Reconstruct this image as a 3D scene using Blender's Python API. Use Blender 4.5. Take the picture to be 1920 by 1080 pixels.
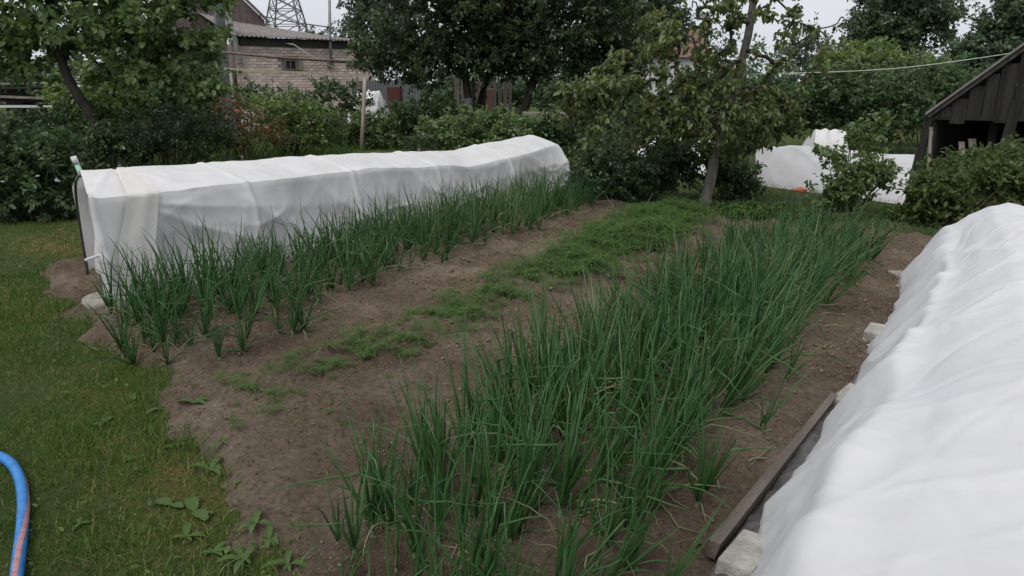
import bpy, bmesh, math, random
import numpy as np
from mathutils import Vector, Matrix

# ------------------------------------------------------------------ camera, sky, light
for o in list(bpy.data.objects): bpy.data.objects.remove(o)
scene = bpy.context.scene
COL = scene.collection
F = 1371.0; PITCH = math.radians(15.5); H = 1.6
cam_d = bpy.data.cameras.new('camera'); cam = bpy.data.objects.new('camera', cam_d); COL.objects.link(cam)
cam.location = (0, 0, H); cam.rotation_euler = (math.pi/2 - PITCH, 0, 0)
cam_d.sensor_width = 36; cam_d.lens = F/1920*36; cam_d.clip_start = 0.05; cam_d.clip_end = 2000
scene.camera = cam

SUN_EL, SUN_AZ = math.radians(56), math.radians(209.5)      # soft high sun behind the cloud
world = bpy.data.worlds.new('World'); scene.world = world; world.use_nodes = True
wn = world.node_tree; wn.nodes.clear()
w_out = wn.nodes.new('ShaderNodeOutputWorld'); w_bg = wn.nodes.new('ShaderNodeBackground')
w_sky = wn.nodes.new('ShaderNodeTexSky'); w_sky.sky_type = 'NISHITA'; w_sky.sun_disc = False
w_sky.sun_elevation = SUN_EL; w_sky.sun_rotation = SUN_AZ; w_sky.dust_density = 4
w_tc = wn.nodes.new('ShaderNodeTexCoord'); w_map = wn.nodes.new('ShaderNodeMapping'); w_map.inputs['Scale'].default_value = (1, 1, 3)
w_no = wn.nodes.new('ShaderNodeTexNoise'); w_no.inputs['Scale'].default_value = 2.2; w_no.inputs['Detail'].default_value = 5
w_rp = wn.nodes.new('ShaderNodeValToRGB')
w_rp.color_ramp.elements[0].position = 0.3; w_rp.color_ramp.elements[0].color = (0.70, 0.745, 0.85, 1)
w_rp.color_ramp.elements[1].position = 0.7; w_rp.color_ramp.elements[1].color = (0.90, 0.92, 0.98, 1)
w_mul = wn.nodes.new('ShaderNodeMix'); w_mul.data_type = 'RGBA'; w_mul.blend_type = 'MULTIPLY'; w_mul.inputs[0].default_value = 1
w_mul.inputs[7].default_value = (5.85, 5.8, 5.75, 1)
w_mix = wn.nodes.new('ShaderNodeMix'); w_mix.data_type = 'RGBA'; w_mix.inputs[0].default_value = 0.9
wn.links.new(w_tc.outputs['Generated'], w_map.inputs['Vector']); wn.links.new(w_map.outputs['Vector'], w_no.inputs['Vector'])
wn.links.new(w_no.outputs['Fac'], w_rp.inputs['Fac']); wn.links.new(w_rp.outputs['Color'], w_mul.inputs[6])
wn.links.new(w_sky.outputs['Color'], w_mix.inputs[6]); wn.links.new(w_mul.outputs[2], w_mix.inputs[7])
wn.links.new(w_mix.outputs[2], w_bg.inputs['Color']); w_bg.inputs['Strength'].default_value = 0.1
wn.links.new(w_bg.outputs['Background'], w_out.inputs['Surface'])

sun_d = bpy.data.lights.new('sun', 'SUN'); sun_d.energy = 1.5; sun_d.angle = math.radians(40); sun_d.color = (1, 0.97, 0.93)
sun = bpy.data.objects.new('sun', sun_d); COL.objects.link(sun)
sdir = Vector((math.sin(SUN_AZ)*math.cos(SUN_EL), math.cos(SUN_AZ)*math.cos(SUN_EL), math.sin(SUN_EL)))
sun.rotation_euler = sdir.to_track_quat('Z', 'Y').to_euler(); sun.location = (0, 0, 20)
scene.view_settings.view_transform = 'Standard'; scene.view_settings.look = 'None'
scene.view_settings.exposure = 0.65; scene.view_settings.gamma = 1
scene.render.resolution_x = 1024; scene.render.resolution_y = 576

# ------------------------------------------------------------------ helpers
random.seed(7); RNG = np.random.default_rng(7)
def ray(x, y):
    u = (x-960)/F; v = -(y-540)/F
    return np.array([u, math.cos(PITCH)+v*math.sin(PITCH), -math.sin(PITCH)+v*math.cos(PITCH)])
def gnd(x, y, z=0.0):                     # pixel -> point on the level z
    d = ray(x, y); k = (z-H)/d[2]; return d*k+np.array([0, 0, H])
def at(x, y, Y):                          # pixel -> point at the distance Y
    d = ray(x, y); return d*(Y/d[1])+np.array([0, 0, H])
def ppm(Y): return F/(Y/math.cos(PITCH)*0.97)   # pixels for a metre at distance Y
TH = math.radians(29.5); SU, CU = math.sin(TH), math.cos(TH)
def G(s, t, z=0.0): return np.array([s*SU+t*CU, s*CU-t*SU, z])   # garden axes: s along the beds, t across
def st(p): return p[0]*SU+p[1]*CU, p[0]*CU-p[1]*SU
def hit(px, py, t):
    d = ray(px, py); k = t/(d[0]*CU-d[1]*SU); p = d*k
    return p[0]*SU+p[1]*CU, p[2]+H

def _h(ix, iy, seed):
    n = np.sin(ix*127.1+iy*311.7+seed*74.7)*43758.5453
    return n-np.floor(n)
def vn(x, y, seed=0):
    ix = np.floor(x); iy = np.floor(y); fx = x-ix; fy = y-iy
    fx = fx*fx*(3-2*fx); fy = fy*fy*(3-2*fy)
    a = _h(ix, iy, seed); b = _h(ix+1, iy, seed); c = _h(ix, iy+1, seed); d = _h(ix+1, iy+1, seed)
    return (a*(1-fx)+b*fx)*(1-fy)+(c*(1-fx)+d*fx)*fy
def fbm(x, y, oct=4, seed=0):
    v = 0; a = 0.5; s = 0
    for k in range(oct):
        v = v+a*vn(x*2**k, y*2**k, seed+k*13); s += a; a *= 0.5
    return v/s
def sstep(a, b, x):
    t = np.clip((x-a)/(b-a), 0, 1); return t*t*(3-2*t)

def mesh_np(name, V, Fc, smooth=False):
    V = np.asarray(V, dtype=np.float32).reshape(-1, 3); Fc = np.asarray(Fc, dtype=np.int32)
    m, k = Fc.shape
    me = bpy.data.meshes.new(name)
    me.vertices.add(len(V)); me.vertices.foreach_set('co', V.ravel())
    me.loops.add(m*k); me.loops.foreach_set('vertex_index', Fc.ravel())
    me.polygons.add(m); me.polygons.foreach_set('loop_start', np.arange(0, m*k, k, dtype=np.int32))
    me.polygons.foreach_set('loop_total', np.full(m, k, dtype=np.int32))
    if smooth: me.polygons.foreach_set('use_smooth', np.ones(m, dtype=bool))
    me.update(calc_edges=True); me.validate()
    return me
def mesh_py(name, V, Fc, smooth=False):
    me = bpy.data.meshes.new(name); me.from_pydata([tuple(map(float, v)) for v in V], [], [tuple(map(int, f)) for f in Fc]); me.update()
    if smooth:
        for p in me.polygons: p.use_smooth = True
    return me
def obj(name, me, mat=None, parent=None, loc=None):
    o = bpy.data.objects.new(name, me); COL.objects.link(o)
    if me is not None and mat is not None and len(me.materials) == 0: me.materials.append(mat)
    if parent is not None: o.parent = parent
    if loc is not None: o.location = tuple(float(c) for c in loc)
    return o
def tag(o, label, cat, group=None, kind=None):
    o['label'] = label
    if cat: o['category'] = cat
    if group: o['group'] = group
    if kind: o['kind'] = kind
    return o
def thing(name, label, cat, loc=(0, 0, 0), rz=0, group=None):
    o = obj(name, None, loc=loc); o.rotation_euler = (0, 0, rz); o.empty_display_size = 0.1
    return tag(o, label, cat, group)

class MB:                                  # collects boxes and tubes into one mesh
    def __init__(s): s.V = []; s.F = []
    def add(s, V, Fc):
        n = len(s.V); s.V += [tuple(v) for v in V]; s.F += [tuple(i+n for i in f) for f in Fc]; return s
    def box(s, c, size, rot=None, jit=0.0):
        P = []
        for x in (-.5, .5):
            for y in (-.5, .5):
                for z in (-.5, .5):
                    v = Vector((x*size[0], y*size[1], z*size[2]))+Vector((random.uniform(-jit, jit), random.uniform(-jit, jit), random.uniform(-jit, jit)))
                    if rot is not None: v = rot @ v
                    P.append(v+Vector(c))
        return s.add(P, [(0, 1, 3, 2), (4, 6, 7, 5), (0, 4, 5, 1), (2, 3, 7, 6), (0, 2, 6, 4), (1, 5, 7, 3)])
    def bar(s, a, b, w, h, up=(0, 0, 1)):   # a square bar from a to b
        a = Vector(a); b = Vector(b); d = (b-a); L = d.length; d.normalize()
        sd = d.cross(Vector(up))
        if sd.length < 1e-4: sd = d.cross(Vector((0, 1, 0)))
        sd.normalize(); u = sd.cross(d)
        R = Matrix((sd, d, u)).transposed()
        return s.box((a+b)/2, (w, L, h), R)
    def tube(s, pts, rad, n=6, cap=True):
        V, Fc = tube(pts, rad, n, cap); return s.add(V, Fc)
    def build(s, name, mat, parent=None, smooth=False, loc=None):
        return obj(name, mesh_py(name, s.V, s.F, smooth), mat, parent, loc)
    def bevel(s, name, mat, parent=None, w=0.006, seg=2, loc=None):
        me = mesh_py(name, s.V, s.F); bm = bmesh.new(); bm.from_mesh(me)
        bmesh.ops.bevel(bm, geom=bm.edges[:], offset=w, segments=seg, affect='EDGES', profile=0.6)
        bm.to_mesh(me); bm.free(); return obj(name, me, mat, parent, loc)
def tube(pts, rad, n=6, cap=True):
    P = [Vector(p) for p in pts]; N = len(P); V = []; Fc = []
    if not hasattr(rad, '__len__'): rad = [rad]*N
    prev = None
    for i in range(N):
        d = (P[min(i+1, N-1)]-P[max(i-1, 0)])
        if d.length < 1e-9: d = Vector((0, 0, 1))
        d.normalize()
        ref = prev if prev is not None else (Vector((1, 0, 0)) if abs(d.x) < 0.8 else Vector((0, 1, 0)))
        a = ref-d*ref.dot(d)
        if a.length < 1e-6: a = d.orthogonal()
        a.normalize(); prev = a; b = d.cross(a)
        for k in range(n):
            an = 2*math.pi*k/n; V.append(P[i]+(a*math.cos(an)+b*math.sin(an))*rad[i])
    for i in range(N-1):
        for k in range(n):
            k2 = (k+1) % n; Fc.append((i*n+k, i*n+k2, (i+1)*n+k2, (i+1)*n+k))
    if cap: Fc.append(tuple(range(n-1, -1, -1))); Fc.append(tuple((N-1)*n+k for k in range(n)))
    return V, Fc
def smooth_path(pts, m=6):
    P = [Vector(p) for p in pts]; out = []
    for i in range(len(P)-1):
        p0 = P[max(i-1, 0)]; p1 = P[i]; p2 = P[i+1]; p3 = P[min(i+2, len(P)-1)]
        for k in range(m):
            t = k/m
            out.append(0.5*((2*p1)+(p2-p0)*t+(2*p0-5*p1+4*p2-p3)*t*t+(3*p1-p0-3*p2+p3)*t**3))
    out.append(P[-1]); return out

# ------------------------------------------------------------------ materials
def new_mat(name):
    m = bpy.data.materials.new(name); m.use_nodes = True; nt = m.node_tree
    return m, nt, nt.nodes['Principled BSDF'], nt.nodes['Material Output']
def N(nt, typ, **kw):
    n = nt.nodes.new(typ)
    for k, v in kw.items():
        if k in n.inputs: n.inputs[k].default_value = v
        else: setattr(n, k, v)
    return n
def ramp(nt, stops):
    r = nt.nodes.new('ShaderNodeValToRGB'); e = r.color_ramp.elements
    e[0].position, e[0].color = stops[0][0], (*stops[0][1], 1); e[1].position, e[1].color = stops[-1][0], (*stops[-1][1], 1)
    for p, c in stops[1:-1]:
        x = e.new(p); x.color = (*c, 1)
    return r
def surf(name, stops, scale=8, rough=0.85, bump=0.3, bscale=None, detail=6, stretch=(1, 1, 1), spec=0.3, dist=0.02, coord='Object'):
    m, nt, b, out = new_mat(name)
    tc = N(nt, 'ShaderNodeTexCoord'); mp = N(nt, 'ShaderNodeMapping'); mp.inputs['Scale'].default_value = stretch
    nt.links.new(tc.outputs[coord], mp.inputs['Vector'])
    no = N(nt, 'ShaderNodeTexNoise', Scale=scale, Detail=detail, Roughness=0.62); nt.links.new(mp.outputs[0], no.inputs['Vector'])
    r = ramp(nt, stops); nt.links.new(no.outputs['Fac'], r.inputs['Fac']); nt.links.new(r.outputs['Color'], b.inputs['Base Color'])
    b.inputs['Roughness'].default_value = rough; b.inputs['Specular IOR Level'].default_value = spec
    if bump:
        n2 = N(nt, 'ShaderNodeTexNoise', Scale=bscale or scale*4, Detail=6, Roughness=0.6); nt.links.new(mp.outputs[0], n2.inputs['Vector'])
        bp = N(nt, 'ShaderNodeBump', Strength=bump, Distance=dist); nt.links.new(n2.outputs['Fac'], bp.inputs['Height']); nt.links.new(bp.outputs['Normal'], b.inputs['Normal'])
    return m
def leafmat(name, stops, trans=0.3, rough=0.5, spec=0.25, island=True):
    m, nt, b, out = new_mat(name)
    ge = N(nt, 'ShaderNodeNewGeometry'); r = ramp(nt, stops)
    tc = N(nt, 'ShaderNodeTexCoord'); no = N(nt, 'ShaderNodeTexNoise', Scale=1.3, Detail=3); nt.links.new(tc.outputs['Object'], no.inputs['Vector'])
    mx = N(nt, 'ShaderNodeMath', operation='MULTIPLY_ADD'); mx.inputs[1].default_value = 0.55; 
    nt.links.new(ge.outputs['Random Per Island'], mx.inputs[0])
    m2 = N(nt, 'ShaderNodeMath', operation='MULTIPLY_ADD'); m2.inputs[1].default_value = 0.9; m2.inputs[2].default_value = -0.22
    nt.links.new(no.outputs['Fac'], m2.inputs[0]); nt.links.new(m2.outputs[0], mx.inputs[2]); nt.links.new(mx.outputs[0], r.inputs['Fac'])
    nt.links.new(r.outputs['Color'], b.inputs['Base Color']); b.inputs['Roughness'].default_value = rough; b.inputs['Specular IOR Level'].default_value = spec
    tr = N(nt, 'ShaderNodeBsdfTranslucent'); hs = N(nt, 'ShaderNodeHueSaturation', Saturation=1.15, Value=1.45)
    nt.links.new(r.outputs['Color'], hs.inputs['Color']); nt.links.new(hs.outputs[0], tr.inputs['Color'])
    mix = N(nt, 'ShaderNodeMixShader'); mix.inputs[0].default_value = trans
    nt.links.new(b.outputs[0], mix.inputs[1]); nt.links.new(tr.outputs[0], mix.inputs[2]); nt.links.new(mix.outputs[0], out.inputs['Surface'])
    return m
def fabric(name, col, trans=0.25, scale=1.0, stain=0.12, crease=0.35):
    m, nt, b, out = new_mat(name)
    tc = N(nt, 'ShaderNodeTexCoord')
    no = N(nt, 'ShaderNodeTexNoise', Scale=3.0*scale, Detail=5, Roughness=0.6); nt.links.new(tc.outputs['Object'], no.inputs['Vector'])
    c2 = tuple(c*(1-stain) for c in col); r = ramp(nt, [(0.3, (c2[0], c2[1], c2[2]*0.98)), (0.62, col)]); nt.links.new(no.outputs['Fac'], r.inputs['Fac'])
    # mud splashed up from the soil along the hem
    sx = N(nt, 'ShaderNodeSeparateXYZ'); nt.links.new(tc.outputs['Object'], sx.inputs[0]); n3 = N(nt, 'ShaderNodeTexNoise', Scale=11, Detail=6, Roughness=0.7); nt.links.new(tc.outputs['Object'], n3.inputs['Vector'])
    zf = N(nt, 'ShaderNodeMath', operation='MULTIPLY_ADD'); zf.inputs[1].default_value = -7.0; zf.inputs[2].default_value = 0.75; nt.links.new(sx.outputs['Z'], zf.inputs[0])
    zc = N(nt, 'ShaderNodeMath', operation='ADD', use_clamp=False); nt.links.new(zf.outputs[0], zc.inputs[0]); nt.links.new(n3.outputs['Fac'], zc.inputs[1])
    zm = N(nt, 'ShaderNodeMapRange'); zm.inputs['From Min'].default_value = 0.75; zm.inputs['From Max'].default_value = 1.25; zm.inputs['To Max'].default_value = 0.55; nt.links.new(zc.outputs[0], zm.inputs['Value'])
    mud = N(nt, 'ShaderNodeMix', data_type='RGBA'); nt.links.new(zm.outputs[0], mud.inputs[0]); nt.links.new(r.outputs['Color'], mud.inputs[6]); mud.inputs[7].default_value = (0.26, 0.21, 0.16, 1)
    nt.links.new(mud.outputs[2], b.inputs['Base Color']); b.inputs['Roughness'].default_value = 0.8; b.inputs['Specular IOR Level'].default_value = 0.15
    n1 = N(nt, 'ShaderNodeTexNoise', noise_type='RIDGED_MULTIFRACTAL', Scale=3.2, Detail=3.5, Roughness=0.45, Lacunarity=2.3, Distortion=0.6); nt.links.new(tc.outputs['Object'], n1.inputs['Vector'])
    bp = N(nt, 'ShaderNodeBump', Strength=crease, Distance=0.02); nt.links.new(n1.outputs['Fac'], bp.inputs['Height']); nt.links.new(bp.outputs['Normal'], b.inputs['Normal'])
    tr = N(nt, 'ShaderNodeBsdfTranslucent'); nt.links.new(r.outputs['Color'], tr.inputs['Color'])
    mix = N(nt, 'ShaderNodeMixShader'); mix.inputs[0].default_value = trans
    nt.links.new(b.outputs[0], mix.inputs[1]); nt.links.new(tr.outputs[0], mix.inputs[2]); nt.links.new(mix.outputs[0], out.inputs['Surface'])
    return m
M = {}
def soil_mat():
    m, nt, b, out = new_mat('soil')
    tc = N(nt, 'ShaderNodeTexCoord')
    a = N(nt, 'ShaderNodeTexNoise', Scale=1.1, Detail=6, Roughness=0.65); c = N(nt, 'ShaderNodeTexNoise', Scale=34, Detail=9, Roughness=0.78)
    d = N(nt, 'ShaderNodeTexNoise', Scale=95, Detail=4, Roughness=0.7)
    for n in (a, c, d): nt.links.new(tc.outputs['Object'], n.inputs['Vector'])
    r1 = ramp(nt, [(0.33, (0.100, 0.071, 0.049)), (0.5, (0.165, 0.124, 0.090)), (0.66, (0.245, 0.195, 0.148))]); nt.links.new(a.outputs['Fac'], r1.inputs['Fac'])
    r2 = ramp(nt, [(0.36, (0.34, 0.32, 0.30)), (0.45, (0.82, 0.81, 0.80)), (0.56, (1.03, 1.03, 1.03)), (0.68, (1.38, 1.36, 1.32))]); nt.links.new(c.outputs['Fac'], r2.inputs['Fac'])
    mu = N(nt, 'ShaderNodeMix', data_type='RGBA', blend_type='MULTIPLY'); mu.inputs[0].default_value = 1
    nt.links.new(r1.outputs[0], mu.inputs[6]); nt.links.new(r2.outputs[0], mu.inputs[7]); nt.links.new(mu.outputs[2], b.inputs['Base Color'])
    b.inputs['Roughness'].default_value = 0.95; b.inputs['Specular IOR Level'].default_value = 0.15
    ad = N(nt, 'ShaderNodeMath', operation='MULTIPLY_ADD'); ad.inputs[1].default_value = 0.4
    nt.links.new(d.outputs['Fac'], ad.inputs[0]); nt.links.new(c.outputs['Fac'], ad.inputs[2])
    bp = N(nt, 'ShaderNodeBump', Strength=1.0, Distance=0.035); nt.links.new(ad.outputs[0], bp.inputs['Height']); nt.links.new(bp.outputs[0], b.inputs['Normal'])
    return m
def ground_mat():
    m, nt, b, out = new_mat('ground')
    tc = N(nt, 'ShaderNodeTexCoord')
    a = N(nt, 'ShaderNodeTexNoise', Scale=0.9, Detail=7, Roughness=0.68); c = N(nt, 'ShaderNodeTexNoise', Scale=35, Detail=8, Roughness=0.75)
    for n in (a, c): nt.links.new(tc.outputs['Object'], n.inputs['Vector'])
    r1 = ramp(nt, [(0.38, (0.038, 0.070, 0.018)), (0.54, (0.068, 0.084, 0.025)), (0.66, (0.14, 0.105, 0.045))]); nt.links.new(a.outputs['Fac'], r1.inputs['Fac'])
    r2 = ramp(nt, [(0.32, (0.4, 0.4, 0.4)), (0.6, (1.15, 1.15, 1.1))]); nt.links.new(c.outputs['Fac'], r2.inputs['Fac'])
    mu = N(nt, 'ShaderNodeMix', data_type='RGBA', blend_type='MULTIPLY'); mu.inputs[0].default_value = 1
    nt.links.new(r1.outputs[0], mu.inputs[6]); nt.links.new(r2.outputs[0], mu.inputs[7]); nt.links.new(mu.outputs[2], b.inputs['Base Color'])
    b.inputs['Roughness'].default_value = 0.95; b.inputs['Specular IOR Level'].default_value = 0.1
    bp = N(nt, 'ShaderNodeBump', Strength=0.9, Distance=0.03); nt.links.new(c.outputs['Fac'], bp.inputs['Height']); nt.links.new(bp.outputs[0], b.inputs['Normal'])
    return m
M['crumb'] = leafmat('soil_crumb', [(0.05, (0.060, 0.042, 0.029)), (0.45, (0.145, 0.108, 0.077)), (0.9, (0.215, 0.170, 0.125))], 0.0, 0.95, 0.1)
M['soil'] = soil_mat(); M['ground'] = ground_mat()
M['lawn'] = leafmat('lawn_blade', [(0.10, (0.024, 0.066, 0.010)), (0.42, (0.062, 0.122, 0.021)), (0.70, (0.118, 0.158, 0.038)), (0.9, (0.25, 0.22, 0.095))], 0.25, 0.6)
M['weed'] = leafmat('weed_leaf', [(0.1, (0.032, 0.064, 0.014)), (0.5, (0.064, 0.118, 0.028)), (0.9, (0.12, 0.18, 0.055))], 0.3, 0.5)
M['straw'] = leafmat('straw', [(0.1, (0.12, 0.075, 0.03)), (0.5, (0.19, 0.13, 0.055)), (0.9, (0.28, 0.21, 0.11))], 0.1, 0.7)
M['onion'] = leafmat('onion_leaf', [(0.05, (0.012, 0.040, 0.010)), (0.4, (0.030, 0.088, 0.022)), (0.7, (0.064, 0.138, 0.046)), (0.88, (0.15, 0.19, 0.07))], 0.15, 0.42, 0.4)
M['onion_dry'] = leafmat('onion_leaf_dry', [(0.1, (0.09, 0.11, 0.05)), (0.5, (0.16, 0.17, 0.09)), (0.9, (0.27, 0.25, 0.16))], 0.1, 0.6)
M['bulb'] = surf('onion_bulb', [(0.3, (0.07, 0.115, 0.05)), (0.7, (0.17, 0.20, 0.11))], 20, 0.5, 0.2)
M['carrot'] = leafmat('carrot_leaf', [(0.1, (0.028, 0.074, 0.014)), (0.5, (0.070, 0.138, 0.032)), (0.9, (0.165, 0.225, 0.070))], 0.3, 0.6)
M['fabric'] = fabric('row_cover_fabric', (0.72, 0.715, 0.71), 0.22)
M['fabric2'] = fabric('thick_cover_fabric', (0.63, 0.63, 0.645), 0.12, 1.5, 0.07, 0.6)
M['flap'] = fabric('old_cover_fabric', (0.72, 0.705, 0.67), 0.22)
M['tarp'] = fabric('tarp', (0.52, 0.52, 0.53), 0.15)
M['tarp_white'] = fabric('white_sacking', (0.80, 0.80, 0.82), 0.1)
M['bark'] = surf('bark', [(0.3, (0.018, 0.016, 0.013)), (0.7, (0.06, 0.052, 0.042))], 14, 0.95, 0.8, 40, stretch=(1, 1, 0.3))
M['bark_grey'] = surf('bark_grey', [(0.3, (0.05, 0.048, 0.042)), (0.7, (0.16, 0.15, 0.135))], 14, 0.95, 0.8, 40, stretch=(1, 1, 0.3))
M['whitewash'] = surf('whitewashed_bark', [(0.3, (0.12, 0.115, 0.11)), (0.65, (0.27, 0.265, 0.26))], 12, 0.95, 0.6, 40)
M['stem'] = surf('green_stem', [(0.3, (0.03, 0.035, 0.015)), (0.7, (0.07, 0.06, 0.03))], 10, 0.9, 0)
M['wood'] = surf('weathered_wood', [(0.3, (0.10, 0.088, 0.075)), (0.7, (0.24, 0.215, 0.185))], 9, 0.9, 0.5, 30, stretch=(1, 1, 0.12))
M['wood_dark'] = surf('dark_old_wood', [(0.3, (0.010, 0.0095, 0.0095)), (0.7, (0.034, 0.032, 0.031))], 7, 0.95, 0.5, 30, stretch=(1, 1, 0.1))
M['wood_pale'] = surf('pale_pole_wood', [(0.3, (0.19, 0.17, 0.13)), (0.7, (0.36, 0.33, 0.26))], 9, 0.9, 0.5, 30, stretch=(1, 1, 0.12))
M['board'] = surf('wet_board', [(0.3, (0.055, 0.045, 0.038)), (0.7, (0.15, 0.125, 0.105))], 12, 0.8, 0.5, 50, stretch=(1, 0.12, 1))
M['mortar'] = surf('mortar', [(0.3, (0.20, 0.172, 0.15)), (0.7, (0.28, 0.245, 0.215))], 6, 0.95, 0.5)
def brick_mat():
    m = surf('silicate_brick', [(0.25, (0.58, 0.475, 0.425)), (0.75, (0.74, 0.635, 0.58))], 9, 0.95, 0.4)
    nt = m.node_tree; b = nt.nodes['Principled BSDF']; src = b.inputs['Base Color'].links[0].from_socket
    oi = N(nt, 'ShaderNodeObjectInfo'); ge = N(nt, 'ShaderNodeNewGeometry')
    ad = N(nt, 'ShaderNodeMath', operation='ADD'); nt.links.new(oi.outputs['Random'], ad.inputs[0]); nt.links.new(ge.outputs['Random Per Island'], ad.inputs[1])
    fr = N(nt, 'ShaderNodeMath', operation='FRACT'); nt.links.new(ad.outputs[0], fr.inputs[0])
    r = ramp(nt, [(0, (0.72, 0.70, 0.70)), (1, (1.12, 1.08, 1.05))]); nt.links.new(fr.outputs[0], r.inputs['Fac'])
    mu = N(nt, 'ShaderNodeMix', data_type='RGBA', blend_type='MULTIPLY'); mu.inputs[0].default_value = 1
    nt.links.new(src, mu.inputs[6]); nt.links.new(r.outputs[0], mu.inputs[7]); nt.links.new(mu.outputs[2], b.inputs['Base Color'])
    return m
M['brick'] = brick_mat()
M['white_brick'] = surf('old_white_brick', [(0.3, (0.20, 0.19, 0.17)), (0.7, (0.42, 0.40, 0.36))], 12, 0.95, 0.6, 60)
M['slate'] = surf('corrugated_sheet', [(0.3, (0.13, 0.115, 0.115)), (0.7, (0.24, 0.215, 0.21))], 3, 0.9, 0.3)
M['gable'] = surf('brown_cladding', [(0.3, (0.11, 0.085, 0.08)), (0.7, (0.18, 0.145, 0.135))], 3, 0.9, 0.3)
M['fascia_board'] = surf('dark_fascia', [(0.3, (0.035, 0.03, 0.03)), (0.7, (0.07, 0.06, 0.058))], 4, 0.9, 0.2)  # dark brown tone of the fascia board below the roof edge
M['rust'] = surf('rusty_pipe', [(0.3, (0.09, 0.065, 0.05)), (0.7, (0.20, 0.155, 0.12))], 9, 0.8, 0.3)
M['steel'] = surf('galvanised_steel', [(0.3, (0.15, 0.15, 0.16)), (0.7, (0.27, 0.27, 0.28))], 4, 0.6, 0.1)
M['pylon'] = surf('pylon_steel', [(0.3, (0.11, 0.11, 0.12)), (0.7, (0.16, 0.16, 0.17))], 1, 0.7, 0)
M['foil'] = surf('foil_wrap', [(0.3, (0.15, 0.15, 0.155)), (0.7, (0.36, 0.36, 0.37))], 20, 0.35, 0.6, 30)
M['dark'] = surf('dark_glass', [(0.3, (0.012, 0.012, 0.013)), (0.7, (0.03, 0.03, 0.03))], 3, 0.3, 0)
M['hose'] = surf('blue_hose', [(0.3, (0.010, 0.10, 0.30)), (0.52, (0.02, 0.17, 0.46)), (0.66, (0.03, 0.19, 0.46)), (0.78, (0.12, 0.16, 0.24))], 22, 0.4, 0.05, spec=0.5)
M['stripe'] = surf('hose_stripe', [(0.35, (0.30, 0.12, 0.12)), (0.65, (0.42, 0.20, 0.18))], 40, 0.5, 0.05)
M['film'] = surf('grey_plastic_film', [(0.3, (0.045, 0.043, 0.044)), (0.7, (0.12, 0.112, 0.11))], 14, 0.45, 0.8, 30)
M['red'] = surf('faded_red_paint', [(0.3, (0.055, 0.022, 0.018)), (0.7, (0.095, 0.034, 0.027))], 4, 0.7, 0.1)
M['redroof'] = surf('red_roof', [(0.3, (0.13, 0.065, 0.055)), (0.7, (0.19, 0.10, 0.085))], 4, 0.8, 0.2)
M['render'] = surf('white_render', [(0.3, (0.42, 0.42, 0.42)), (0.7, (0.56, 0.56, 0.56))], 3, 0.9, 0.2)
M['greyfence'] = surf('grey_sheet', [(0.3, (0.085, 0.09, 0.095)), (0.7, (0.13, 0.135, 0.14))], 2, 0.6, 0.1)
M['stone'] = surf('field_stone', [(0.3, (0.17, 0.16, 0.14)), (0.7, (0.33, 0.31, 0.27))], 9, 0.9, 0.5, 40)
M['greenplastic'] = surf('pale_green_plastic', [(0.3, (0.16, 0.32, 0.24)), (0.7, (0.35, 0.52, 0.42))], 9, 0.5, 0.1)
M['cord'] = surf('white_cord', [(0.3, (0.40, 0.42, 0.36)), (0.7, (0.55, 0.57, 0.5))], 9, 0.8, 0)
M['wire'] = surf('dark_cable', [(0.3, (0.05, 0.05, 0.055)), (0.7, (0.10, 0.10, 0.11))], 9, 0.7, 0)
M['black'] = surf('black_plastic', [(0.3, (0.02, 0.02, 0.02)), (0.7, (0.05, 0.045, 0.04))], 9, 0.6, 0)
M['orange'] = leafmat('orange_petal', [(0.1, (0.36, 0.09, 0.05)), (0.5, (0.46, 0.15, 0.09)), (0.9, (0.55, 0.26, 0.17))], 0.2, 0.6)
M['whitepetal'] = leafmat('white_petal', [(0.1, (0.50, 0.52, 0.58)), (0.9, (0.70, 0.72, 0.76))], 0.2, 0.6)
M['pinkpetal'] = leafmat('dusty_pink_petal', [(0.1, (0.16, 0.11, 0.11)), (0.9, (0.36, 0.27, 0.26))], 0.2, 0.6)
L_ = lambda n, a, b, c, t=0.42: leafmat(n, [(0.08, a), (0.5, b), (0.92, c)], t, 0.40, 0.5)
M['lf_left'] = L_('leaf_mid_green', (0.059, 0.094, 0.039), (0.117, 0.178, 0.066), (0.227, 0.279, 0.124))
M['lf_plum'] = L_('leaf_dark_green', (0.030, 0.049, 0.024), (0.058, 0.088, 0.040), (0.113, 0.149, 0.062))
M['lf_apple'] = L_('leaf_olive', (0.054, 0.073, 0.028), (0.109, 0.141, 0.052), (0.214, 0.241, 0.095))
M['lf_birch'] = L_('leaf_grey_green', (0.046, 0.068, 0.044), (0.078, 0.111, 0.070), (0.130, 0.169, 0.114))
M['lf_far'] = L_('leaf_far_green', (0.045, 0.074, 0.041), (0.081, 0.125, 0.068), (0.145, 0.193, 0.106))
M['lf_light'] = L_('leaf_fresh_green', (0.066, 0.108, 0.037), (0.129, 0.189, 0.065), (0.232, 0.279, 0.104))
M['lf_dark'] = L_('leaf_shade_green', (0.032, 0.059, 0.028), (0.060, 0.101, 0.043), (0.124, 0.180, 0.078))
M['lf_fern'] = L_('leaf_ferny', (0.056, 0.093, 0.042), (0.096, 0.141, 0.067), (0.152, 0.200, 0.104))
M['lf_rasp'] = leafmat('raspberry_leaf', [(0.08, (0.038, 0.060, 0.020)), (0.5, (0.074, 0.108, 0.038)), (0.92, (0.14, 0.175, 0.072))], 0.4, 0.6, 0.2)
M['lf_brown'] = L_('leaf_bronze', (0.064, 0.058, 0.026), (0.112, 0.102, 0.045), (0.192, 0.168, 0.080))

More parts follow.
